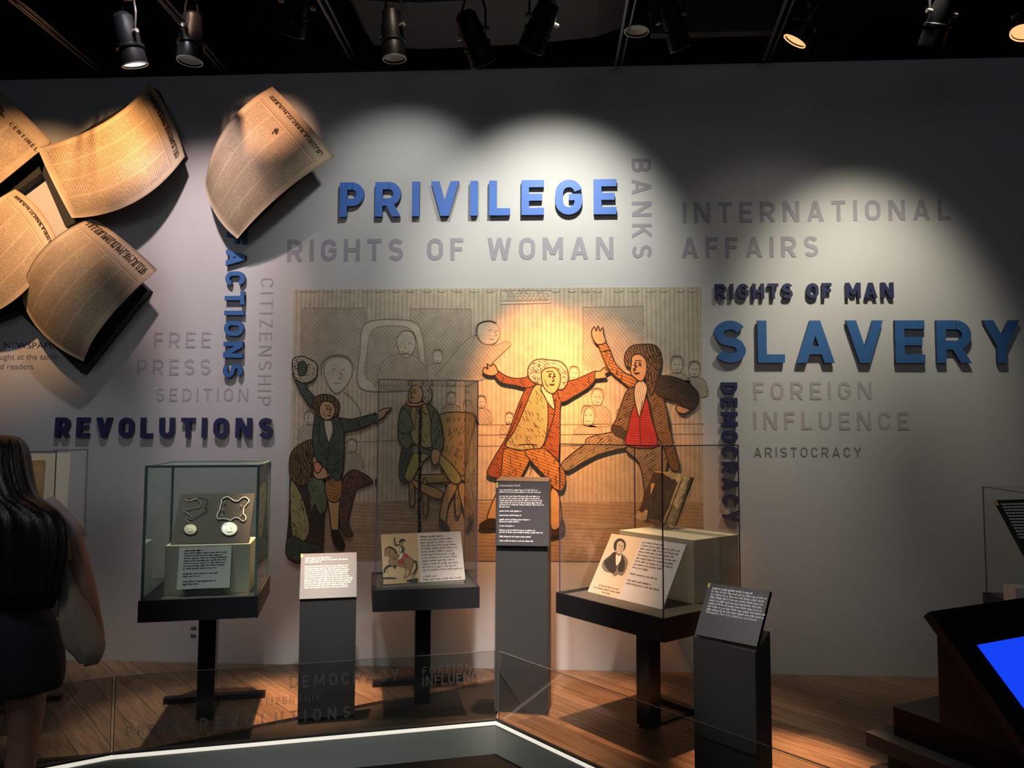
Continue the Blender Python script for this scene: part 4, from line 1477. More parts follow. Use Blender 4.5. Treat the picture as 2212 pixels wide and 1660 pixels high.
disc(S_(1425, 980), 18, 14.6, 'medal_disc', SILV, m1)
b = MB()
for x, y in [(1320, 390), (1290, 555), (1275, 690), (1690, 470), (1690, 690)]:
    p = onboard(*S_(x, y))
    b.tube([p - BN * .005, p + BN * .008, p + BN * .012], [.0022, .0040, .0020], 8)
b.build('pin', mat('white_pin', (.85, .85, .85), .4), m1, world_co=True)
m2 = thing('medal', 'small tarnished medal with a thin tangled chain at the left', 'medal', onboard(*S_(545, 1000)))
ch = [S_(*p) for p in [(545, 850), (450, 790), (470, 700), (530, 760), (580, 740), (500, 640), (400, 580), (400, 520), (440, 550), (600, 510), (760, 470), (785, 410), (720, 330), (660, 300), (520, 340), (440, 310), (480, 260), (600, 290),
                       (760, 255), (880, 275), (935, 340), (890, 420), (865, 510), (900, 470), (930, 550), (850, 600), (720, 680), (620, 740), (530, 770)]]
MB().tube([onboard(p.x, p.y) for p in cr([(x, y, 0) for x, y in ch], 3, False)], .0018, 6).build('chain', TARN, m2, world_co=True)
disc(S_(540, 995), 15, 11.5, 'medal_disc', BRONZ, m2)

fp = a2 + Vector((0, 0, zt - .01)) - n1 * .012
tvv = n1 * math.cos(R(77)) + Vector((0, 0, 1)) * math.sin(R(77))
n = e1.cross(tvv)
n = n if n.y < 0 else -n
q = rect([hit(*p_, fp, n) for p_ in [(389.6, 1184), (501.6, 1181), (494.4, 1270), (379, 1275)]])
ex, ey = (q[1] - q[0]).normalized(), (q[0] - q[3]).normalized()
t = thing('label_card', 'white text card leaning on the cream block below the medals', 'label', q[3])
MB().slab(q, .006).build('card', CARD, t, world_co=True)
b = MB()
m0, m1_ = q[3].lerp(q[2], .15), q[3].lerp(q[2], .85)
pz_ = Vector((0, 0, 1))
b.add([m0 + n1 * .006, m1_ + n1 * .006, m1_ + n1 * .045, m0 + n1 * .045] + [Vector((p.x, p.y, zd)) for p in (m0 + n1 * .006, m1_ + n1 * .006, m1_ + n1 * .045, m0 + n1 * .045)],
      [(0, 1, 2, 3), (7, 6, 5, 4), (0, 4, 5, 1), (1, 5, 6, 2), (2, 6, 7, 3), (3, 7, 4, 0)])
b.build('prop', mat('prop_dark', (.05, .05, .05), .6), t, world_co=True)
w_ = (q[1] - q[0]).length
h_ = (q[0] - q[3]).length
lh = h_ * .062
greek(q[0] + ex * w_ * .10 - ey * h_ * .085, ex, ey, n, [(0, w_ * .34, 1.2), (0, w_ * .80), (0, w_ * .74), (0, w_ * .82), (0, w_ * .80), (0, w_ * .79), (0, w_ * .76), (0, w_ * .62), None, (0, w_ * .66), (0, w_ * .32), None, (0, w_ * .62), (0, w_ * .30), None, (0, w_ * .6)], lh, INK, t)

# --- case two: cane, label card with rider print, ledge
pc = L2W(C2, Y2, 0, .02)
nc = Vector((0, 1, 0))
zd2 = .636
top = hit(908, 874, pc, nc)
bot = Vector((hit(905.5, 1149, pc, nc).x + .002, pc.y, zd2))
t = thing('walking_cane', 'tall knotted black walking cane with pale studs and a reddish horn handle', 'cane', bot)
path, rad = [], []
rg = random.Random(2)
NS = 60
for i in range(NS + 1):
    f_ = i / NS
    p = top.lerp(bot, f_)
    path.append(p + Vector((math.sin(f_ * 19) * .0016, 0, 0)))
    rad.append(.0088 + (.0035 if i % 5 == 2 else 0) + rg.uniform(-.0008, .0008))
cane_o = MB().tube(path, rad, 9).build('shaft', mat('dark_knotted_wood', (0.010, 0.008, 0.008), .45), t, smooth=True, world_co=True)
b = MB()
for i in range(22):
    f_ = (i + .5) / 22
    p = top.lerp(bot, f_) + Vector((rg.uniform(-.006, .006), -.0105, 0))
    b.tube([p, p - Vector((0, .003, 0))], [.0024, .0012], 6)
b.build('stud', mat('bone_stud', (.75, .72, .68), .5), t, world_co=True)['kind'] = 'stuff'
hp = [hit(x, y, pc, nc) for x, y in [(877, 866), (882, 874), (892, 877), (903, 877), (912, 874), (919, 871)]]
MB().tube(cr(hp, 4, False), [.0045 + .005 * math.sin(math.pi * i / 20) for i in range(21)], 9).build('handle', mat('red_horn', (0.22, 0.07, 0.05), .35), t, smooth=True, world_co=True)


def decal(b, pts, P0, n, lay, mi=0, sm=True):
    pp = cr([(x, y, 0) for x, y in pts], 3) if sm else [Vector((x, y, 0)) for x, y in pts]
    b.poly([hit(p.x, p.y, P0, n) + n * (.0006 + .0003 * lay) for p in pp], mi=mi)


def dline(b, pts, w, P0, n, lay, mi=0):
    P = cr([(x, y, 0) for x, y in pts], 3, False)
    v = []
    for i in range(len(P)):
        a, c = P[max(0, i - 1)], P[min(len(P) - 1, i + 1)]
        t_ = (c - a).normalized()
        nn = Vector((-t_.y, t_.x, 0)) * w / 2
        for q_ in (P[i] + nn, P[i] - nn):
            v.append(hit(q_.x, q_.y, P0, n) + n * (.0006 + .0003 * lay))
    b.add(v, [(2 * i, 2 * i + 1, 2 * i + 3, 2 * i + 2) for i in range(len(P) - 1)], mi)


q, ex, ey, n = lean([(825.4, 1155), (997, 1148.3), (1003, 1252.9), (825.9, 1263.5)], zd2 + .018, Y2, R(66))
q = rect(q)
mid_t = q[0].lerp(q[1], .45)
mid_b = q[3].lerp(q[2], .44)
t = thing('label_card', 'label card with a small horse rider print and pale text, below the cane', 'label', q[3])
MB().slab([mid_t, q[1], q[2], mid_b], .008).build('text_half', mat('warm_white_card', (.78, .72, .68), .7), t, world_co=True)
MB().slab([q[0], mid_t, mid_b, q[3]], .008).build('picture_half', mat('ochre_print_ground', (.66, .50, .30), .8), t, world_co=True)
sc = lambda x, y: (810 + x / 10.376, 1130 + y / 10.376)
b = MB()
HB, DK, RD, BL_, CRM = range(5)
RP = [mat('rider_horse_brown', (.36, .22, .13), .8), mat('rider_dark', (.05, .055, .04), .8), mat('rider_red', (.45, .07, .06), .8), mat('rider_blue', (.07, .10, .11), .8), mat('rider_cream', (.86, .80, .68), .8)]
for l_, (mi, pts) in enumerate([
        (HB, [(215, 740), (215, 620), (250, 560), (340, 545), (430, 590), (480, 680), (640, 700), (780, 760), (860, 850), (850, 960), (760, 1050), (650, 1000), (480, 960), (360, 970), (310, 880), (330, 760), (270, 755)]),
        (DK, [(330, 940), (250, 970), (200, 1040), (190, 1110), (230, 1130), (240, 1060), (300, 1000), (380, 980)]),
        (DK, [(400, 950), (460, 960), (480, 1010), (430, 1030), (410, 1000)]),
        (HB, [(690, 1000), (760, 1090), (720, 1180), (640, 1240), (700, 1240), (800, 1160), (820, 1060), (780, 1000)]),
        (DK, [(860, 850), (930, 850), (955, 950), (950, 1060), (880, 1150), (830, 1160), (900, 1040), (910, 930)]),
        (DK, [(250, 560), (340, 530), (450, 590), (500, 690), (460, 690), (410, 610), (330, 570)]),
        (RD, [(520, 860), (600, 810), (640, 850), (620, 920), (520, 910)]), (RD, [(640, 680), (720, 700), (760, 760), (680, 780), (640, 740)]),
        (CRM, [(540, 660), (620, 660), (610, 760), (560, 810), (500, 830), (540, 750)]),
        (BL_, [(560, 530), (620, 520), (665, 570), (660, 640), (620, 680), (540, 660)]),
        (CRM, [(560, 560), (590, 560), (580, 650), (550, 650)]),
        (DK, [(550, 500), (470, 520), (430, 460), (420, 350), (450, 340), (460, 440), (490, 490), (550, 480)]),
        (HB, [(570, 440), (620, 440), (620, 500), (580, 510)]), (DK, [(530, 440), (570, 370), (640, 365), (690, 400), (630, 420), (560, 450)]),
        (DK, [(170, 1230), (420, 1225), (480, 1250), (170, 1262)]), (DK, [(700, 1290), (820, 1260), (950, 1240), (950, 1330), (760, 1330)])]):
    decal(b, [sc(*p) for p in pts], q[0], n, l_ * .4, mi)
for pts, w__ in [([(215, 740), (215, 620), (250, 560), (340, 545), (430, 590), (490, 690)], .9), ([(330, 760), (310, 880), (360, 970), (480, 960), (650, 1000), (700, 1080), (640, 1240)], .9), ([(780, 760), (860, 850), (850, 960), (800, 1060), (790, 1180)], .9),
              ([(330, 600), (320, 680), (350, 760)], .7), ([(240, 600), (262, 610)], .9), ([(440, 740), (400, 800), (440, 830), (480, 780)], .8), ([(620, 760), (640, 880), (700, 1000)], .8), ([(300, 1000), (260, 1060), (290, 1120)], .9), ([(560, 700), (520, 800), (520, 900)], .8), ([(840, 1240), (930, 1120)], .9), ([(800, 1220), (880, 1150)], .8)]:
    dline(b, [sc(*p) for p in pts], w__, q[0], n, 9, DK)
b.build('rider_print', RP, t, world_co=True)
w_ = (q[1] - mid_t).length
h_ = (q[0] - q[3]).length
lh = h_ * .067
greek(mid_t + ex * w_ * .05 - ey * h_ * .095, ex, ey, n, [(0, w_ * .52, 1.2)] + [(0, w_ * random.uniform(.72, .86)) for _ in range(9)] + [(0, w_ * .78), (0, w_ * .9), None, (0, w_ * .3), (0, w_ * .88), (0, w_ * .34)], lh * .93, mat('print_soft_ink', (.20, .175, .17), .8), t)
la, lb = onz(827, 1270, zd2), onz(1003, 1262, zd2)
t = thing('ledge_strip', 'pale metal ledge strip in front of the rider label', 'ledge', la)
b = MB()
dd = (lb - la).normalized()
nn = Vector((-dd.y, dd.x, 0))
v = [p + Vector((0, 0, z)) for z in (0, .014) for p in (la, lb, lb + nn * .05, la + nn * .05)]
b.add(v, [(3, 2, 1, 0), (4, 5, 6, 7), (0, 1, 5, 4), (1, 2, 6, 5), (2, 3, 7, 6), (3, 0, 4, 7)])
b.build('strip', mat('ledge_grey', (.30, .28, .25), .6), t, world_co=True)

# --- case three: cream block, portrait card, old book in a clear cradle
zd3 = .6245
Fb = onz(1500, 1306, zd3)
vw = Vector((Fb.x, Fb.y, 0)).normalized()
zt3 = hit(1497.8, 1168, Fb, vw).z
TL3, TR3 = onz(1312.6, 1138, zt3), onz(1571.6, 1151.5, zt3)
Ft = Vector((Fb.x, Fb.y, zt3))
e3 = Vector((math.cos(Y3), math.sin(Y3), 0))
n3 = Vector((-e3.y, e3.x, 0))
wL = min(abs((TL3 - Ft).dot(e3)), .50)
wR = min(abs((TR3 - Ft).dot(n3)), .36)
print('block3', zt3, wL, wR, Ft)
t = thing('display_block', 'large cream block under the old book', 'display block', (Fb.x, Fb.y, zd3))
b = MB()
base = [Fb - e3 * wL, Fb, Fb + n3 * wR, Fb - e3 * wL + n3 * wR]
v = [Vector((p.x, p.y, z)) for z in (zd3, zt3) for p in base]
b.add(v, [(3, 2, 1, 0), (4, 5, 6, 7), (0, 1, 5, 4), (1, 2, 6, 5), (2, 3, 7, 6), (3, 0, 4, 7)])
b.build('block_body', CREAM, t, world_co=True)

q, ex, ey, n = lean([(1316.3, 1152), (1475, 1176.4), (1438.3, 1319), (1274.5, 1280)], zd3, Y3, R(58))
q = rect(q)
t = thing('label_card', 'large leaning label card with a portrait print and pale text', 'label', q[3])
mt, mb_ = q[0].lerp(q[1], .435), q[3].lerp(q[2], .425)
MB().slab([mt, q[1], q[2], mb_], .008).build('text_half', mat('cool_white_card', (.66, .67, .74), .7), t, world_co=True)
MB().slab([q[0], mt, mb_, q[3]], .008).build('picture_half', mat('buff_print_ground', (.68, .58, .46), .8), t, world_co=True)
sc = lambda x, y: (1260 + x / 8.3, 1130 + y / 8.3)
b = MB()
PP = [mat('portrait_black', (.035, .03, .03), .85), mat('portrait_grey', (.20, .17, .14), .85), mat('portrait_face', (.52, .44, .35), .85), mat('portrait_white', (.78, .72, .62), .85)]
for l_, (mi, pts) in enumerate([
        (1, [(330, 790), (370, 670), (470, 590), (560, 520), (700, 560), (780, 640), (800, 730), (760, 860), (700, 950), (620, 930), (560, 960), (500, 900), (410, 880)]),
        (0, [(370, 700), (470, 610), (560, 520), (590, 560), (620, 700), (600, 800), (560, 900), (480, 880), (420, 820)]),
        (0, [(640, 720), (690, 580), (730, 650), (750, 760), (710, 880), (620, 860)]),
        (3, [(590, 570), (640, 600), (680, 580), (670, 680), (600, 770), (585, 700)]),
        (0, [(550, 470), (550, 380), (590, 310), (660, 280), (730, 310), (765, 380), (755, 450), (720, 500), (640, 520), (580, 500)]),
        (2, [(600, 420), (620, 350), (680, 330), (730, 380), (730, 440), (710, 510), (670, 560), (620, 550), (595, 500)]),
        (0, [(640, 400), (668, 402), (660, 414), (640, 412)]), (0, [(695, 410), (722, 416), (712, 426), (694, 420)]), (1, [(684, 420), (694, 470), (674, 472)]), (1, [(650, 508), (690, 512), (668, 520)])]):
    decal(b, [sc(*p) for p in pts], q[0], n, l_ * .4, mi)
b.build('portrait_print', PP, t, world_co=True)
w_ = (q[1] - mt).length
h_ = (q[0] - q[3]).length
sl = (mb_ - mt)
lh = h_ * .052
b = greek(mt + ex * w_ * .04 - ey * h_ * .075, ex, ey, n, [(0, w_ * .50, 1.2)] + [(0, w_ * random.uniform(.78, .90)) for _ in range(6)] + [(0, w_ * .68), (0, w_ * .35), None, (0, w_ * .62), None, (0, w_ * .55), (0, w_ * .74)], lh, mat('print_soft_ink', (.20, .175, .17), .8), t)
greek(q[3] + ex * w_ * .10 + ey * h_ * .13, ex, ey, n, [(w_ * .1, w_ * .5), (0, w_ * .68), (w_ * .25, w_ * .2)], lh * .9, mat('print_sepia', (.26, .19, .12), .8), t)

# old book
bb = lambda x, y: (1350 + x / 9.767, 1000 + y / 9.767)
kb = [bb(530, 170), bb(1180, 210), bb(900, 1340), bb(270, 1200)]
bl, br = onz(*kb[3], zt3 + .022), onz(*kb[2], zt3 + .022)
ex = (br - bl).normalized()
back = Vector((-ex.y, ex.x, 0))
if back.y < 0:
    back = -back
tv = back * math.cos(R(66)) + Vector((0, 0, 1)) * math.sin(R(66))
n = ex.cross(tv).normalized()
if n.dot(EYE - bl) < 0:
    n = -n
tl, tr_ = hit(*kb[0], bl, n), hit(*kb[1], bl, n)
q = rect([tl, tr_, br, bl])
bw_, bh_ = (q[1] - q[0]).length, (q[0] - q[3]).length
ey = (q[0] - q[3]).normalized()
TH = .062
print('book', bw_, bh_)
t = thing('old_book', 'worn old book in dark leather with torn pale edges', 'book', q[3])
LEA = mat('dark_worn_leather', (.050, .034, .022), .6, var=.55, vscale=28, bump=.5, bscale=70)
PGS = mat('aged_page_block', (.55, .36, .17), .85, var=.35, vscale=40, bump=.4, bscale=120)
SPN = mat('light_torn_leather', (.72, .50, .26), .75, var=.35, vscale=45, bump=.6, bscale=90)


def bpt(x, y, z):
    """book frame: x across the cover, y up the cover, z out of the cover"""
    return q[3] + ex * x * bw_ + ey * y * bh_ + n * z


def rough_plate(b, outline, z0, z1, mi=0):
    top_ = [bpt(x, y, z0) for x, y in outline]
    b.poly(top_, th=z0 - z1, n=n, mi=mi)


rg = random.Random(9)
b = MB()
out_c = [(0.0, .02), (.03, .30), (-.01, .55), (.02, .80), (.03, .97), (.20, .99), (.45, .985), (.70, .97), (.86, .96), (.97, .90), (.975, .7), (.96, .45), (.975, .2), (.95, .03), (.6, .0), (.3, .01)]
rough_plate(b, out_c, .0, -.005)
b.build('front_cover', LEA, t, world_co=True)
b = MB()
rough_plate(b, [(.03, .02), (.03, .97), (1.0, .98), (1.02, .5), (1.0, .02)], -.0055, -TH + .006)
b.build('page_block', PGS, t, world_co=True)
b = MB()
rough_plate(b, [(0.0, .0), (.02, 1.0), (1.04, 1.0), (1.03, .0)], -TH + .005, -TH)
b.build('back_cover', LEA, t, world_co=True)
b = MB()
rough_plate(b, [(.0, .03), (.03, .17), (.12, .15), (.16, .13), (.26, .22), (.33, .2), (.36, .12), (.38, .02), (.2, .005)], .0018, .0002)
rough_plate(b, [(.05, .97), (.4, .96), (.45, .93), (.62, .90), (.72, .86), (.80, .88), (.92, .80), (.94, .83), (.96, .94), (.9, .985), (.5, 1.0), (.08, .99)], .0018, .0002)
rough_plate(b, [(.94, .9), (.93, .6), (.945, .4), (.92, .2), (.90, .05), (.97, .02), (.995, .3), (.98, .6), (1.0, .92)], .0018, .0002)
rough_plate(b, [(.10, .74), (.22, .745), (.235, .52), (.2, .56), (.16, .62)], .0016, .0002)
b.build('torn_edges', SPN, t, world_co=True)
b = MB()
sp_ = []
for i in range(13):
    y = i / 12
    for k in range(5):
        zz = -.004 - (TH - .008) * k / 4
        sp_.append(bpt(1.02 + .05 * math.sin(math.pi * k / 4) + rg.uniform(-.006, .006), .01 + .98 * y, zz))
b.add(sp_, [(i * 5 + k, i * 5 + k + 1, (i + 1) * 5 + k + 1, (i + 1) * 5 + k) for i in range(12) for k in range(4)])
b.build('spine', SPN, t, world_co=True)
t = thing('book_cradle', 'clear acrylic cradle holding up the old book', 'book cradle', bl)
b = MB()
b.slab([bpt(-.03, -.03, -TH - .004), bpt(1.12, -.03, -TH - .004), bpt(1.12, .86, -TH - .004), bpt(-.03, .86, -TH - .004)], .0008)
b.slab([bpt(-.03, -.035, .02), bpt(1.12, -.035, .02), bpt(1.12, -.035, -TH - .004), bpt(-.03, -.035, -TH - .004)], .0008)
b.slab([bpt(-.03, -.035, .02), bpt(1.12, -.035, .02), bpt(1.12, .04, .02), bpt(-.03, .04, .02)], .0008)
b.build('acrylic_plate', G_CLEAR, t, world_co=True)
ACE = mat('acrylic_edge_light', (.60, .60, .55), .3)
b = MB()
for pa, pb in [((-.03, .04, .02), (1.12, .04, .02)), ((1.12, -.035, .02), (1.12, -.035, -TH)), ((1.12, -.03, -TH - .004), (1.12, .86, -TH - .004)), ((-.03, .86, -TH - .004), (1.12, .86, -TH - .004))]:
    b.tube([bpt(*pa), bpt(*pb)], .0010, 4)
p_ = bpt(-.03, -.035, -TH)
for x in (-.03, 1.12):
    a_ = bpt(x, -.035, .02)
    b.tube([a_, Vector((a_.x, a_.y, zt3 + .001))], .0014, 4)
    a_ = bpt(x, -.035, -TH)
    b.tube([a_, Vector((a_.x, a_.y, zt3 + .001))], .0014, 4)
b.build('plate_edge', ACE, t, world_co=True)

# ------------------------------------------------------------------ reading stands
STAND = mat('stand_dark_grey_paint', (0.070, 0.067, 0.066), 0.42, spec=.6)
PANEL = mat('reading_panel_charcoal', (0.085, 0.083, 0.088), 0.42, spec=.9)
PBLK = mat('panel_core_black', (0.006, 0.006, 0.006), .5)


def stand(label, FL, FR, depth, zf, zb, panel_px, theta, rows, title=None, last=None, paper_scale=1.0):
    """column with a sloping top (front height zf, rear zb) and a text panel laid on it"""
    FL, FR = Vector((*FL, 0)), Vector((*FR, 0))
    e = (FR - FL).normalized()
    nb = Vector((-e.y, e.x, 0))
    root = thing('reading_stand', label, 'text stand', (FL + FR) / 2, 0, 'reading stands with text panels')
    b = MB()
    BL_, BR_ = FL + nb * depth, FR + nb * depth
    v = [FL, FR, BR_, BL_, FL + Vector((0, 0, zf)), FR + Vector((0, 0, zf)), BR_ + Vector((0, 0, zb)), BL_ + Vector((0, 0, zb))]
    b.add(v, [(3, 2, 1, 0), (4, 5, 6, 7), (0, 1, 5, 4), (1, 2, 6, 5), (2, 3, 7, 6), (3, 0, 4, 7)])
    b.build('column', STAND, root, world_co=True)
    TL, TR, BR, BL = panel_px
    th = R(theta)
    n = (-nb * math.sin(th) + Vector((0, 0, 1)) * math.cos(th))
    P0 = FL - nb * .014 + Vector((0, 0, zf))
    # panel plane passes just proud of the column's front top edge
    P0 = FL + Vector((0, 0, zf)) + n * .018
    q = rect([hit(*p, P0, n) for p in (TL, TR, BR, BL)])
    ex = (q[1] - q[0]).normalized()
    ey = (q[0] - q[3]).normalized()
    b = MB()
    b.slab(q, .003)
    b.build('panel', PANEL, root, world_co=True)
    b = MB()
    b.slab([p - n * .0032 for p in q], .013)
    b.build('panel_core', PBLK, root, world_co=True)
    w, h = (q[1] - q[0]).length, (q[0] - q[3]).length
    b = MB()
    o = q[0] + n * .0008 - ex * .001
    b.slab([o, o + ex * w * .035, o + ex * w * .035 - ey * h * .085, o - ey * h * .085], .0006)
    b.build('yellow_tab', YELLOW, root, world_co=True)
    lh = rows[0] * h
    x0, y0 = rows[1] * w, rows[2] * h
    lines = [None if r is None else (r[0] * w, r[1] * w) + tuple(r[2:]) for r in rows[3]]
    og = q[0] + ex * x0 - ey * y0
    if title:
        font_text(title, og + n * .0008, ex, n, lh * 1.15, WHITEINK, root, fit=lines[0][1])
        lines = [None] + lines[1:]
    if last:
        k = len(lines) - 1
        font_text(last, og - ey * lh * k + n * .0008, ex, n, lh * 1.0, WHITEINK, root, fit=lines[-1][1])
        lines = lines[:-1]
    greek(og, ex, ey, n, lines, lh, WHITEINK, root, dens=.62)
    return root


r_ = random.Random(4)
body = lambda k, a=.70, c=.86: [(0, r_.uniform(a, c)) for _ in range(k)]
stand('dark reading stand with a grey text panel, left of the tall case', (-1.298, 3.934), (-1.026, 4.016), .10, .600, .680,
      [(650.5, 1197.7), (771.6, 1193), (769, 1290), (646.5, 1295)], 62,
      (.047, .075, .115, [(0, .46, 1.2), (0, .76), (0, .28), None] + body(10, .74, .86) + [(0, .76)]))
stand('tall reading stand with a narrow dark text panel, at the corner of the glass', (-0.308, 4.114), (-0.031, 4.076), .12, 1.20, 1.215,
      [(1072.5, 1042), (1186.5, 1043.5), (1185.4, 1181), (1072.5, 1179)], 88,
      (.0335, .055, .062, [(0, .40, 1.2), None, (0, .74), (0, .78), None, (0, .78), (0, .76), (0, .82), (0, .80), (0, .84), (0, .2), None, (0, .42), None, (0, .42), None, (0, .58), (0, .37), None, (0, .28), None, (0, .68), (0, .82), None, (0, .6), None, (0, .64)]),
      title='A Revolutionary World')
stand('dark reading stand with a tilted panel, in front of the wide case', (0.5585, 3.176), (0.7485, 2.965), .10, .640, .70,
      [(1531.8, 1255.9), (1663.8, 1282.4), (1633, 1397), (1501, 1371)], 60,
      (.058, .085, .105, [(0, .66, 1.2)] + body(7, .84, .93) + [(0, .84)]), last='Philadelphia, New York, Baltimore, and Boston.')

# ------------------------------------------------------------------ left case behind the visitor, right case behind the kiosk
C0, Y0 = (-2.84, 3.80), R(17)
case('clear case at the far left with a parchment, half hidden by the visitor', C0, Y0, .72, .55, .54, .64, 1.355, G_CLEAR, EDGE_P)
t = thing('backing_board', 'cream backing board behind the parchment in the far left case', 'board', L2W(C0, Y0, -.05, .12, .628))
b = MB()
v = [L2W(C0, Y0, x, y, z) for x, y, z in ((-.32, .10, .628), (.29, .10, .628), (.29, .16, 1.335), (-.32, .16, 1.335))]
b.slab(v, .012)
b.build('board_panel', CREAM, t, world_co=True)
t = thing('parchment', 'brown parchment document on the cream board in the far left case', 'document', L2W(C0, Y0, -.05, .1, .8))
b = MB()
v = [L2W(C0, Y0, x, y, z) for x, y, z in ((-.14, .124, 1.00), (.17, .124, 1.00), (.17, .150, 1.30), (-.14, .150, 1.30))]
b.slab(v, .004)
b.build('parchment_sheet', mat('parchment_brown', (.42, .27, .11), .8, var=.2, vscale=14), t, world_co=True)
spot('case_zero_spot', (-2.95, 3.2, 3.4), (-2.93, 3.9, 0.95), 60, (1.0, 0.84, 0.6), 30, .6, .04)

C5, Y5 = (2.70, 4.06), R(-5)
case('clear case at the right edge behind the dark kiosk', C5, Y5, .80, .55, .50, .60, 1.17, G_CLEAR, EDGE_P)
t = thing('text_panel', 'black tilted text panel inside the right edge case', 'text panel', at(2180, 1180, 3.95))
pl0 = at(2147, 1082, 3.86)
nrm = Vector((-.35, -.75, .45)).normalized()
v = [hit(x, y, pl0, nrm) for x, y in ((2146, 1081), (2262, 1078), (2310, 1192), (2210, 1200))]
b = MB()
b.slab(v, .010)
b.build('panel', PBLK, t, world_co=True)
ex = (v[1] - v[0]).normalized()
ny = nrm.cross(ex)
ex2 = (v[3] - v[0])
b = MB()
b.slab([v[0] + nrm * .001, v[0] + ex * .012 + nrm * .001, v[0] + ex * .012 + ex2 * .1 + nrm * .001, v[0] + ex2 * .1 + nrm * .001], .0008)
b.build('yellow_tab', YELLOW, t, world_co=True)
b = MB()
rg = random.Random(8)
for k in range(12):
    o = v[0] + ex2 * (.07 + .055 * k) + ex * (.022 + .0) + nrm * .0012
    hh = ex2.length * .026
    x = 0
    lim = .09 if k == 0 else .24
    while x < lim:
        cw = rg.uniform(.006, .012)
        b.add([o + ex * x, o + ex * (x + cw), o + ex * (x + cw) + ex2.normalized() * hh, o + ex * x + ex2.normalized() * hh], [(0, 1, 2, 3)])
        x += cw + .002
b.build('printed_text', WHITEINK, t, world_co=True)
t = thing('display_block', 'small white block beside the black text panel in the right edge case', 'display block', at(2204, 1290, 3.95))
MB().box(0, .12, 0, .10, 0, .125).build('block_body', mat('white_block', (.7, .68, .66), .8), t)
t.location = at(2194, 1297, 3.90)
t.location.z = .588

# ------------------------------------------------------------------ touch-screen kiosk
K0 = Vector((1.563, 3.288, 0))
ku = Vector((.485, -.875, 0)).normalized()
kv = Vector((.875, .485, 0)).normalized()
ks = thing('touchscreen_kiosk', 'dark sloping kiosk with a lit blue screen on a stepped plinth', 'kiosk', K0)
KB = mat('kiosk_blue_black', (0.006, 0.009, 0.014), .6, spec=.25)
KT = mat('kiosk_top_black', (0.010, 0.007, 0.009), .45)
KR = mat('plinth_dark_maroon', (0.008, 0.003, 0.004), .7, spec=.2)
KG = mat('plinth_top_grey', (0.085, 0.075, 0.075), .6)


def kbox(b, u0, u1, v0, v1, z0, z1, o=K0, mi=0):
    vv = [o + ku * u + kv * w + Vector((0, 0, z)) for z in (z0, z1) for u, w in ((u0, v0), (u1, v0), (u1, v1), (u0, v1))]
    b.add(vv, [(0, 1, 2, 3), (7, 6, 5, 4), (0, 4, 5, 1), (1, 5, 6, 2), (2, 6, 7, 3), (3, 7, 4, 0)], mi)
    return b


T1 = Vector((1.474, 3.511, 0))
T2 = Vector((1.368, 3.545, 0))
b = kbox(MB(), 0, 1.3, 0, .9, .15, .272, T1)
kbox(b, 0, 1.3, 0, .9, .272, .275, T1, 1)
b.build('upper_plinth', [KR, KG], ks, world_co=True)
b = kbox(MB(), 0, 1.3, 0, 1.0, .088, .148, T2)
kbox(b, 0, 1.3, 0, 1.0, .148, .150, T2, 1)
b.build('lower_plinth', [KB, KG], ks, world_co=True)
kbox(MB(), .06, 1.2, .06, .95, 0, .088, T2).build('plinth_foot', KB, ks, world_co=True)
b = MB()
prof = [(0, .275), (0, .655), (.33, .30), (.40, .275)]
vv = [K0 + ku * u + kv * w + Vector((0, 0, z)) for w in (0, .80) for u, z in prof]
b.add(vv, [(3, 2, 1, 0), (4, 5, 6, 7), (0, 1, 5, 4), (1, 2, 6, 5), (2, 3, 7, 6), (3, 0, 4, 7)])
b.build('kiosk_body', KB, ks, world_co=True)
KA = Vector((1.495, 3.195, .745))
sl = (ku * .35 + Vector((0, 0, -.387))).normalized()
kn = sl.cross(kv)
if kn.z < 0:
    kn = -kn
KA2 = KA - kn * .0
b = MB()
c4 = [KA - sl * .005, KA - sl * .005 + kv * .88, KA + sl * .60 + kv * .88, KA + sl * .60]
b.slab(c4, .036)
c5 = [KA, KA + kv * 1.1, KA + kv * 1.1 - ku * .34 - Vector((0, 0, .03)), KA - ku * .34 + kv * .03 - Vector((0, 0, .03))]
b.build('table_top', KT, ks, world_co=True)
s1 = hit(2111, 1394, KA + kn * .002, kn)
s2 = s1 + kv * .62
s4 = hit(2212, 1538, KA + kn * .002, kn)
s4 = s1 + sl * max((s4 - s1).dot(sl) * 1.6, .3)
b = MB()
b.slab([s1, s2, s4 + kv * .62, s4], .0015)
b.build('screen', mat('blue_screen', (.01, .03, .2), .3, emit=(0.008, 0.055, 0.92), es=1.0), ks, world_co=True)
print('screen', s1, s4)

# ------------------------------------------------------------------ ceiling spotlights and dark ceiling gear
FB = mat('lamp_housing_black', (0.004, 0.004, 0.005), .40, spec=.2)
RIM = mat('lamp_rim_grey', (0.16, 0.155, 0.145), .35, metal=.3)
CLAMP = mat('clamp_steel', (0.20, 0.19, 0.18), .4, metal=.6)
LENS_D = mat('lens_dim', (0.03, 0.025, 0.02), .3, emit=(1, .85, .65), es=.03)
LENS_W = mat('lens_lit_white', (.5, .5, .45), .3, emit=(1.0, .95, .82), es=1.3)
LENS_O = mat('lens_lit_orange', (.5, .3, .1), .3, emit=(1.0, .48, .20), es=1.2)
YL = 3.8


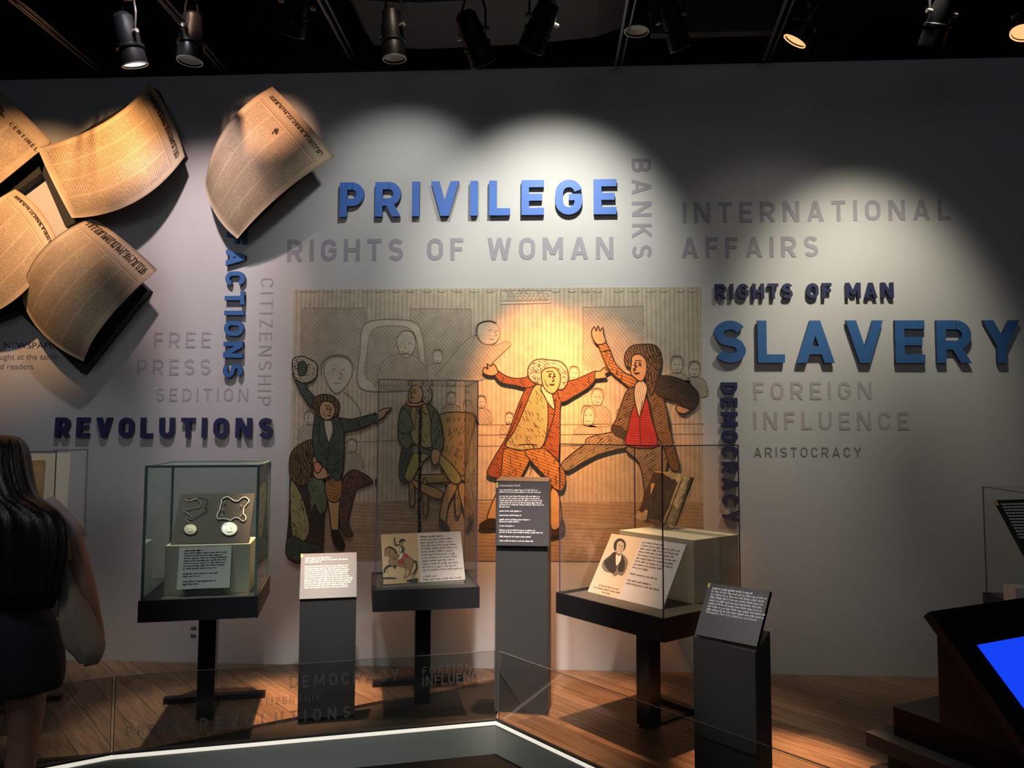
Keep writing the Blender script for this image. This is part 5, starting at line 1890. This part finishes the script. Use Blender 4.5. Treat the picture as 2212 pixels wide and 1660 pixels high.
def lamp(label, fx, fy, bx, tilt, rad_px, lens, rimmat=RIM, ln=.235, grp=None):
    P = at(fx, fy, YL)
    T = R(tilt)
    rad = rad_px * (P - EYE).dot(fw) / F_PX
    lx = (fx - bx) / 90.0
    d = Vector((lx * math.cos(T), math.sin(T), -math.cos(T))).normalized()
    root = thing('track_spotlight', label, 'spotlight', P - d * ln * .6, 0, 'black track spotlights under the ceiling')
    M = Matrix.Translation(P) @ (-d).to_track_quat('Z', 'Y').to_matrix().to_4x4()
    inv = wm(root).inverted()
    ML = inv @ M
    s = rad
    o = MB().lathe([(s * .93, .002), (s * 1.0, 0), (s * 1.0, .004), (s * .97, .075), (s * .93, .082), (s * 1.06, .086), (s * 1.06, .098), (s * .90, .104)], ML).build('snoot', FB, root)
    smooth_by_angle(o)
    o = MB().lathe([(s * .90, .104), (s * .92, .16), (s * .80, .20), (s * .78, .24), (s * .45, .262), (0, .265)], ML).build('barrel', FB, root)
    smooth_by_angle(o)
    for k in range(8):
        a = k * math.pi / 4
        pass
    o = MB().lathe([(s * .90, .003), (s * .90, -.001), (s * 1.01, -.001), (s * 1.01, .004)], ML).build('rim', rimmat, root)
    o = MB().lathe([(0, .022), (s * .5, .020), (s * .90, .010)], ML).build('lens', lens, root)
    # yoke: a flat bar bent round the barrel up to the clamp
    side = ML.to_3x3() @ Vector((1, 0, 0))
    cpos = ML @ Vector((0, 0, .15))
    topp = Vector((cpos.x, cpos.y, cpos.z)) + Vector((0, 0, .20))
    r2 = s * 1.16
    sx = Vector((side.x, side.y, 0))
    if sx.length < .3:
        sx = Vector((1, 0, 0))
    sx.normalize()
    o = MB().tube([cpos + sx * r2, cpos + sx * r2 + Vector((0, 0, .10)), topp + sx * r2 * .6, topp, topp - sx * r2 * .6, cpos - sx * r2 + Vector((0, 0, .10)), cpos - sx * r2], .006, 6).build('yoke', FB, root)
    for sg in (-1, 1):
        MB().tube([cpos + sx * sg * r2 * .86, cpos + sx * sg * (r2 + .018)], .011, 10).build('tilt_knob', CLAMP, root)
    b = MB()
    zt_ = (inv @ Vector((0, 0, 3.80))).z
    b.tube([topp, Vector((topp.x, topp.y, zt_))], .008, 8)
    b.box(topp.x - .03, topp.x + .03, topp.y - .015, topp.y + .015, topp.z - .004, topp.z + .02)
    b.build('stem_clamp', CLAMP, root)
    return root


lamp('spotlight at far left with a thin bright white lens edge', 292, 142, 276, 16, 27, LENS_W)
lamp('spotlight second from left, opening straight down, dim lens', 410, 133, 413, 0, 27, LENS_D)
lamp('spotlight third from left, tipped left and cut by the frame top', 633, 76, 668, 34, 27, LENS_D)
lamp('spotlight fourth from left, upright with a thin grey lens rim', 852, 128, 846, 5, 26, LENS_D)
lamp('spotlight tipped right with its barrel end close above the wall', 1045, 138, 1006, 36, 29, LENS_D)
lamp('spotlight tipped left, next to the one aimed right', 1146, 108, 1196, 36, 29, LENS_D)
lamp('spotlight with a broad grey lens ring, cut by the frame top', 1375, 68, 1380, 1, 27, LENS_D)
lamp('spotlight slanting right with a bright streak along its barrel', 1470, 104, 1425, 36, 24, LENS_D)
lamp('spotlight slanting left with a glowing orange lens', 1716, 90, 1772, 18, 26, LENS_O, rimmat=LENS_O)
lamp('dark spotlight almost lost in shadow at right', 2010, 100, 2026, 29, 26, LENS_D, rimmat=FB)
lamp('spotlight at the right edge with an orange glowing lens', 2212, 72, 2240, -8, 27, LENS_O, rimmat=LENS_O)
tr = thing('lighting_track', 'black lighting track holding the row of spotlights', 'track', (0, YL, 3.80))
MB().box(-5.0, 5.0, -.10, -.07, 0, .035).box(-5.0, 5.0, -.02, .02, 0, .05).build('track_bar', BLACKP, tr)
for hx_ in (-4, -2.4, -.9, .75, 2.4, 4):
    MB().tube([(hx_, 0, .05), (hx_, 0, 1.1)], .006, 6).build('hanger_rod', BLACKP, tr)

dk = thing('ceiling_duct', 'dark rounded duct under the ceiling above the blue word', 'duct', (-.2, 4.3, 4.0))
b = MB()
pr_ = []
for k in range(13):
    a = math.pi * k / 12
    pr_.append((-1.15 + 0 * k, 0))
arc_ = [(-1.05, .10), (-1.0, .02), (-.7, -.015), (.0, .005), (.35, .035), (.6, .12), (.75, .3), (-1.05, .3)]
b.poly([Vector((x, -.25, z)) for x, z in arc_], th=-.5, n=Vector((0, 1, 0)))
b.poly([Vector((x, .25, z)) for x, z in arc_])
b.build('duct_shell', DUCT, dk)
dk.location = (-.10, 4.25, 3.80)
dk = thing('ceiling_panel', 'dark grey panel hanging under the ceiling above the right grey words', 'panel', (.9, 4.5, 3.9))
b = MB()
b.box(-.36, .36, -.06, .0, .06, .62)
for k in range(4):
    b.box(-.05, .36, -.075, -.06, .52 - k * .045, .53 - k * .045)
b.build('panel_body', DUCT, dk)
dk.location = (.93, 4.45, 3.73)
PIPE = mat('pipe_dark', (0.045, 0.045, 0.048), .45)
for i, (a_, c_, lab) in enumerate([((15, -6), (215, 157), 'thin dark cable tray running back to the wall at far left'), ((338, -8), (478, 152), 'thin dark pipe running back to the wall between the two left spotlights'),
                                   ((684, -8), (758, 130), 'thin dark pipe running back to the wall right of the third spotlight'), ((1352, 20), (1330, 142), 'dark hanging rod beside the broad ring spotlight'), ((1700, -5), (1650, 130), 'dark slanting pipe left of the orange spotlight')]):
    t = thing('ceiling_pipe', lab, 'pipe', at(*c_, 4.75))
    p1, p2 = at(*a_, 3.4), at(*c_, 4.80)
    MB().tube([p1 + (p1 - p2) * .5, p2], .009, 8).tube([p1 + (p1 - p2) * .5 + Vector((.035, 0, 0)), p2 + Vector((.035, 0, 0))], .006, 8).build('pipe_run', PIPE, t, world_co=True)

# ------------------------------------------------------------------ visitor seen from behind at the left edge
YP = 2.90
pc_ = at(17, 1200, YP)
per = thing('person', 'woman seen from behind with long black hair, pale top, dark skirt', 'person', (pc_.x, YP, ZF))
SKN = mat('skin_warm', (0.40, 0.215, 0.15), .5)
HAIRM = bpy.data.materials.new('black_hair')
HAIRM.use_nodes = True
N, Lk = nodes(HAIRM)
bs = N['Principled BSDF']
bs.inputs['Base Color'].default_value = (0.010, 0.008, 0.008, 1)
bs.inputs['Roughness'].default_value = .38
tc = N.new('ShaderNodeTexCoord')
mp = N.new('ShaderNodeMapping')
mp.inputs['Scale'].default_value = (60, 60, 1.6)
nz = N.new('ShaderNodeTexNoise')
nz.inputs['Scale'].default_value = 2.2
nz.inputs['Detail'].default_value = 5
bp = N.new('ShaderNodeBump')
bp.inputs['Strength'].default_value = .35
bp.inputs['Distance'].default_value = .01
Lk.new(tc.outputs['Object'], mp.inputs['Vector'])
Lk.new(mp.outputs[0], nz.inputs['Vector'])
Lk.new(nz.outputs['Fac'], bp.inputs['Height'])
Lk.new(bp.outputs['Normal'], bs.inputs['Normal'])
TOP = mat('pale_pink_cotton', (0.52, 0.45, 0.43), .85, bump=.2, bscale=40)
SKIRT = mat('dark_navy_skirt', (0.012, 0.013, 0.020), .8, bump=.2, bscale=30)
TOTE = mat('natural_canvas', (0.30, 0.26, 0.19), .9, bump=.35, bscale=25)
X0 = pc_.x


def skin_mesh(name, joints, edges, m, parent, sub=2, root_i=0):
    """continuous limb surface from joints (x, y, z, radius) in the person's frame"""
    me = bpy.data.meshes.new(name)
    me.from_pydata([j[:3] for j in joints], edges, [])
    o = bpy.data.objects.new(name, me)
    COL.objects.link(o)
    md = o.modifiers.new('skin', 'SKIN')
    md.use_smooth_shade = True
    md.branch_smoothing = .6
    sl_ = me.skin_vertices[0].data
    for i, j in enumerate(joints):
        r = j[3]
        sl_[i].radius = r if isinstance(r, tuple) else (r, r)
        sl_[i].use_root = (i == root_i)
    sd = o.modifiers.new('sub', 'SUBSURF')
    sd.levels = sub
    sd.render_levels = sub
    bpy.context.view_layer.update()
    dg = bpy.context.evaluated_depsgraph_get()
    me2 = bpy.data.meshes.new_from_object(o.evaluated_get(dg))
    bpy.data.objects.remove(o)
    me2.name = name
    me2.materials.clear()
    me2.materials.append(m)
    me2.polygons.foreach_set('use_smooth', [True] * len(me2.polygons))
    o = bpy.data.objects.new(name, me2)
    COL.objects.link(o)
    o.parent = parent
    return o


def lp(x, y, Y=YP):
    p = at(x, y, Y)
    return (p.x - X0, p.y - YP, p.z - ZF)


J, Eg = [], []


def jn(p, r, frm=None):
    J.append((*p, r))
    if frm is not None:
        Eg.append((frm, len(J) - 1))
    return len(J) - 1


pel = jn((0, 0, .90), (.145, .105))
wst = jn((0, 0, 1.02), (.115, .085), pel)
chs = jn((0, 0, 1.20), (.140, .095), wst)
clv = jn((0, .005, 1.335), (.085, .065), chs)
nck = jn((-.005, .01, 1.405), .050, clv)
hd0 = jn((-.040, .025, 1.475), (.056, .062), nck)
hd1 = jn((-.050, .022, 1.545), (.064, .072), hd0)
hd2 = jn((-.050, .018, 1.595), (.044, .050), hd1)
for sd_ in (1, -1):
    sh = jn((.145 * sd_, 0, 1.315), .052, clv)
    if sd_ == 1:
        el = jn(lp(184, 1262), .037, jn(lp(158, 1175), .042, sh))
        wr = jn(lp(209, 1358, YP + .05), .024, jn(lp(200, 1315, YP + .03), .030, el))
    else:
        el = jn((-.215, .02, 1.03), .036, jn((-.19, .01, 1.17), .041, sh))
        wr = jn((-.225, .10, .80), .024, jn((-.222, .06, .92), .031, el))
    wp = Vector(J[wr][:3])
    dn = Vector((.06 * sd_, .25, -1)).normalized()
    pm = jn(tuple(wp + dn * .045), (.030, .018), wr)
    hp_ = Vector(J[pm][:3])
    side = Vector((0, 1, .25)).normalized()
    for k in range(4):
        off = side * (.026 - .0175 * k)
        ln = (.060, .070, .064, .050)[k]
        k0 = jn(tuple(hp_ + off + dn * .030), .0095, pm)
        k1 = jn(tuple(hp_ + off + dn * (.030 + ln * .5) - Vector((.008 * sd_, 0, 0))), .0085, k0)
        jn(tuple(hp_ + off + dn * (.030 + ln * .95) - Vector((.026 * sd_, 0, 0))), .0070, k1)
    t0 = jn(tuple(wp + dn * .03 + side * .032 - Vector((.004 * sd_, 0, 0))), .011, wr)
    jn(tuple(wp + dn * .075 + side * .050 - Vector((.020 * sd_, 0, 0))), .0085, t0)
    hpj = jn((.088 * sd_, 0, .80), (.092, .095), pel)
    th_ = jn((.094 * sd_, 0, .64), (.080, .084), hpj)
    kn_ = jn((.092 * sd_, .01, .455), .057, th_)
    cf = jn((.092 * sd_, -.015, .33), .056, kn_)
    an = jn((.090 * sd_, -.01, .085), .034, cf)
    hl = jn((.090 * sd_, -.02, .035), .032, an)
    jn((.094 * sd_, .13, .028), (.038, .024), hl)
body_o = skin_mesh('body', J, Eg, SKN, per)
# face details and ears (she looks away towards the wall)
b = MB()
b.tube([(-.028, .118, 1.545), (-.028, .140, 1.512), (-.028, .122, 1.500)], [.006, .012, .008], 8)
b.tube([(-.052, .112, 1.476), (-.028, .121, 1.474), (-.004, .112, 1.476)], [.003, .006, .003], 8)
for sd_ in (-1, 1):
    b.tube([(-.028 + .072 * sd_, .03, 1.565), (-.028 + .078 * sd_, .022, 1.545), (-.028 + .073 * sd_, .03, 1.515)], [.006, .012, .006], 8)
    b.tube([(-.028 + .022 * sd_, .118, 1.550), (-.028 + .042 * sd_, .112, 1.552)], [.006, .005], 8)
RZ = Matrix.Translation((-.050, .005, 0)) @ Matrix.Rotation(R(28), 4, 'Z') @ Matrix.Translation((.028, -.03, 0))
b.v = [RZ @ p for p in b.v]
b.build('face_features', SKN, per, smooth=True)


def loft(name, secs, m, parent, seg=36, power=2.0, wav=None, cap_top=False, cap_bot=False):
    """secs: (cx, cy, z, rx, ry)"""
    v = []
    for i, (cx, cy, z, rx, ry) in enumerate(secs):
        for k in range(seg):
            a = 2 * math.pi * k / seg
            c, s = math.cos(a), math.sin(a)
            w = wav(a, i, z) if wav else 0
            v.append((cx + (rx + w) * math.copysign(abs(c) ** (2 / power), c), cy + (ry + w) * math.copysign(abs(s) ** (2 / power), s), z))
    f = []
    for i in range(len(secs) - 1):
        for k in range(seg):
            l = (k + 1) % seg
            f.append((i * seg + k, i * seg + l, (i + 1) * seg + l, (i + 1) * seg + k))
    if cap_top:
        f.append(tuple(range(seg)))
    if cap_bot:
        f.append(tuple((len(secs) - 1) * seg + k for k in range(seg)))
    return mobj(name, v, f, m, parent, smooth=True)


def interp(secs, n=4):
    P = [tuple(s_) for s_ in secs]
    out = []
    for i in range(len(P) - 1):
        a, b_, c, d = P[max(i - 1, 0)], P[i], P[i + 1], P[min(i + 2, len(P) - 1)]
        for j in range(n):
            t_ = j / n
            out.append(tuple(0.5 * ((2 * b_[q]) + (c[q] - a[q]) * t_ + (2 * a[q] - 5 * b_[q] + 4 * c[q] - d[q]) * t_ * t_ + (3 * b_[q] - a[q] - 3 * c[q] + d[q]) * t_ ** 3) for q in range(len(P[0]))))
    out.append(tuple(P[-1]))
    return out


loft('top', interp([(0, 0, .93, .152, .112), (0, 0, 1.02, .135, .105), (0, 0, 1.15, .155, .112), (0, 0, 1.24, .172, .112), (0, .002, 1.31, .160, .092), (0, .008, 1.36, .085, .068), (0, .010, 1.375, .066, .062)]), TOP, per)
for sd_ in (1, -1):
    s0, s1_ = Vector((.125 * sd_, 0, 1.325)), (Vector(lp(160, 1172)) if sd_ == 1 else Vector((-.192, .01, 1.165)))
    MB().tube([s0, s0.lerp(s1_, .3), s0.lerp(s1_, .7), s1_], [.062, .064, .060, .056], 20).build('sleeve', TOP, per, smooth=True)
zs = lambda y: lp(0, y)[2]
loft('skirt', interp([(0, 0, 1.00, .135, .108), (0, 0, .95, .155, .120), (0, 0, .85, .205, .140), (0, 0, .74, .226, .150), (0, 0, .665, .228, .152), (0, 0, .645, .218, .145), (0, 0, .655, .20, .125)], 4), SKIRT, per, seg=48,
     wav=lambda a, i, z: .006 * math.sin(a * 9 + z * 12) * (1.0 - min(1, max(0, (z - .65) / .3))))
# hair: a cap over the skull and long straight lengths over the back and right shoulder
hs_ = []
for y, xl, xr, ry, cy in [(941, -6, 20, .020, .02), (945, -28, 34, .055, .02), (956, -42, 44, .085, .01), (975, -50, 50, .100, .0), (1005, -54, 54, .108, -.01), (1040, -56, 62, .105, -.025), (1070, -58, 74, .090, -.05), (1086, -62, 98, .075, -.075),
                          (1104, -70, 124, .070, -.09), (1128, -76, 139, .068, -.10), (1165, -80, 144, .062, -.105), (1200, -80, 141, .055, -.11), (1240, -76, 132, .045, -.115), (1280, -70, 126, .036, -.12), (1312, -60, 112, .020, -.12)]:
    A, B = lp(xl, y, YP + cy), lp(xr, y, YP + cy)
    hs_.append(((A[0] + B[0]) / 2, cy, A[2], (B[0] - A[0]) / 2, ry))
rgh = random.Random(12)
ph = [rgh.uniform(0, 6.28) for _ in range(6)]
loft('hair', interp(hs_, 3), HAIRM, per, seg=84, wav=lambda a, i, z: (.0030 * math.sin(a * 17 + ph[0]) + .0022 * math.sin(a * 31 + ph[1]) + .003 * math.sin(a * 7 + ph[2] + z * 3)) * min(1, i / 12), cap_top=True, cap_bot=True)
# canvas tote on the right shoulder
bag = thing('tote_bag', 'plain natural canvas tote bag hanging from the shoulder of the woman', 'bag', at(175, 1330, YP - .05))
YB = YP - .03
L_ = cr([(x, y, 0) for x, y in [(133, 1212), (131, 1250), (138, 1300), (140, 1345), (150, 1392), (166, 1410), (176, 1428)]], 4, False)
R_ = cr([(x, y, 0) for x, y in [(150, 1203), (163, 1245), (180, 1288), (193, 1318), (212, 1368), (219, 1405), (208, 1436)]], 4, False)
v, nseg = [], 16
for i in range(len(L_)):
    a, c = at(L_[i].x, L_[i].y, YB), at(R_[i].x, R_[i].y, YB)
    f_ = i / (len(L_) - 1)
    dp = .018 + .05 * math.sin(math.pi * min(1, f_ * .85 + .05))
    for k in range(nseg):
        t_ = 2 * math.pi * k / nseg
        p = (a + c) / 2 + (c - a) / 2 * math.cos(t_)
        fold = .012 * math.sin(math.cos(t_) * 5 + f_ * 3)
        p.y += dp * math.sin(t_) + fold
        v.append(p)
f = [(i * nseg + k, i * nseg + (k + 1) % nseg, (i + 1) * nseg + (k + 1) % nseg, (i + 1) * nseg + k) for i in range(len(L_) - 1) for k in range(nseg)]
f.append(tuple(range(nseg)))
f.append(tuple((len(L_) - 1) * nseg + k for k in range(nseg)))
mobj('bag_body', v, f, TOTE, bag, smooth=True, world_co=True)
b = MB()
for dy in (-.035, .035):
    b.tube([at(132, 1225, YB + dy), at(128, 1170, YB + dy * .8), at(118, 1118, YB + .02 + dy * .6), at(108, 1092, YP + dy * .4)], .010, 6)
    b.tube([at(148, 1212, YB + dy), at(142, 1165, YB + dy * .8), at(128, 1112, YB + .02 + dy * .6), at(112, 1090, YP + dy * .4)], .010, 6)
b.build('strap', TOTE, bag, world_co=True)
bpy.context.view_layer.update()
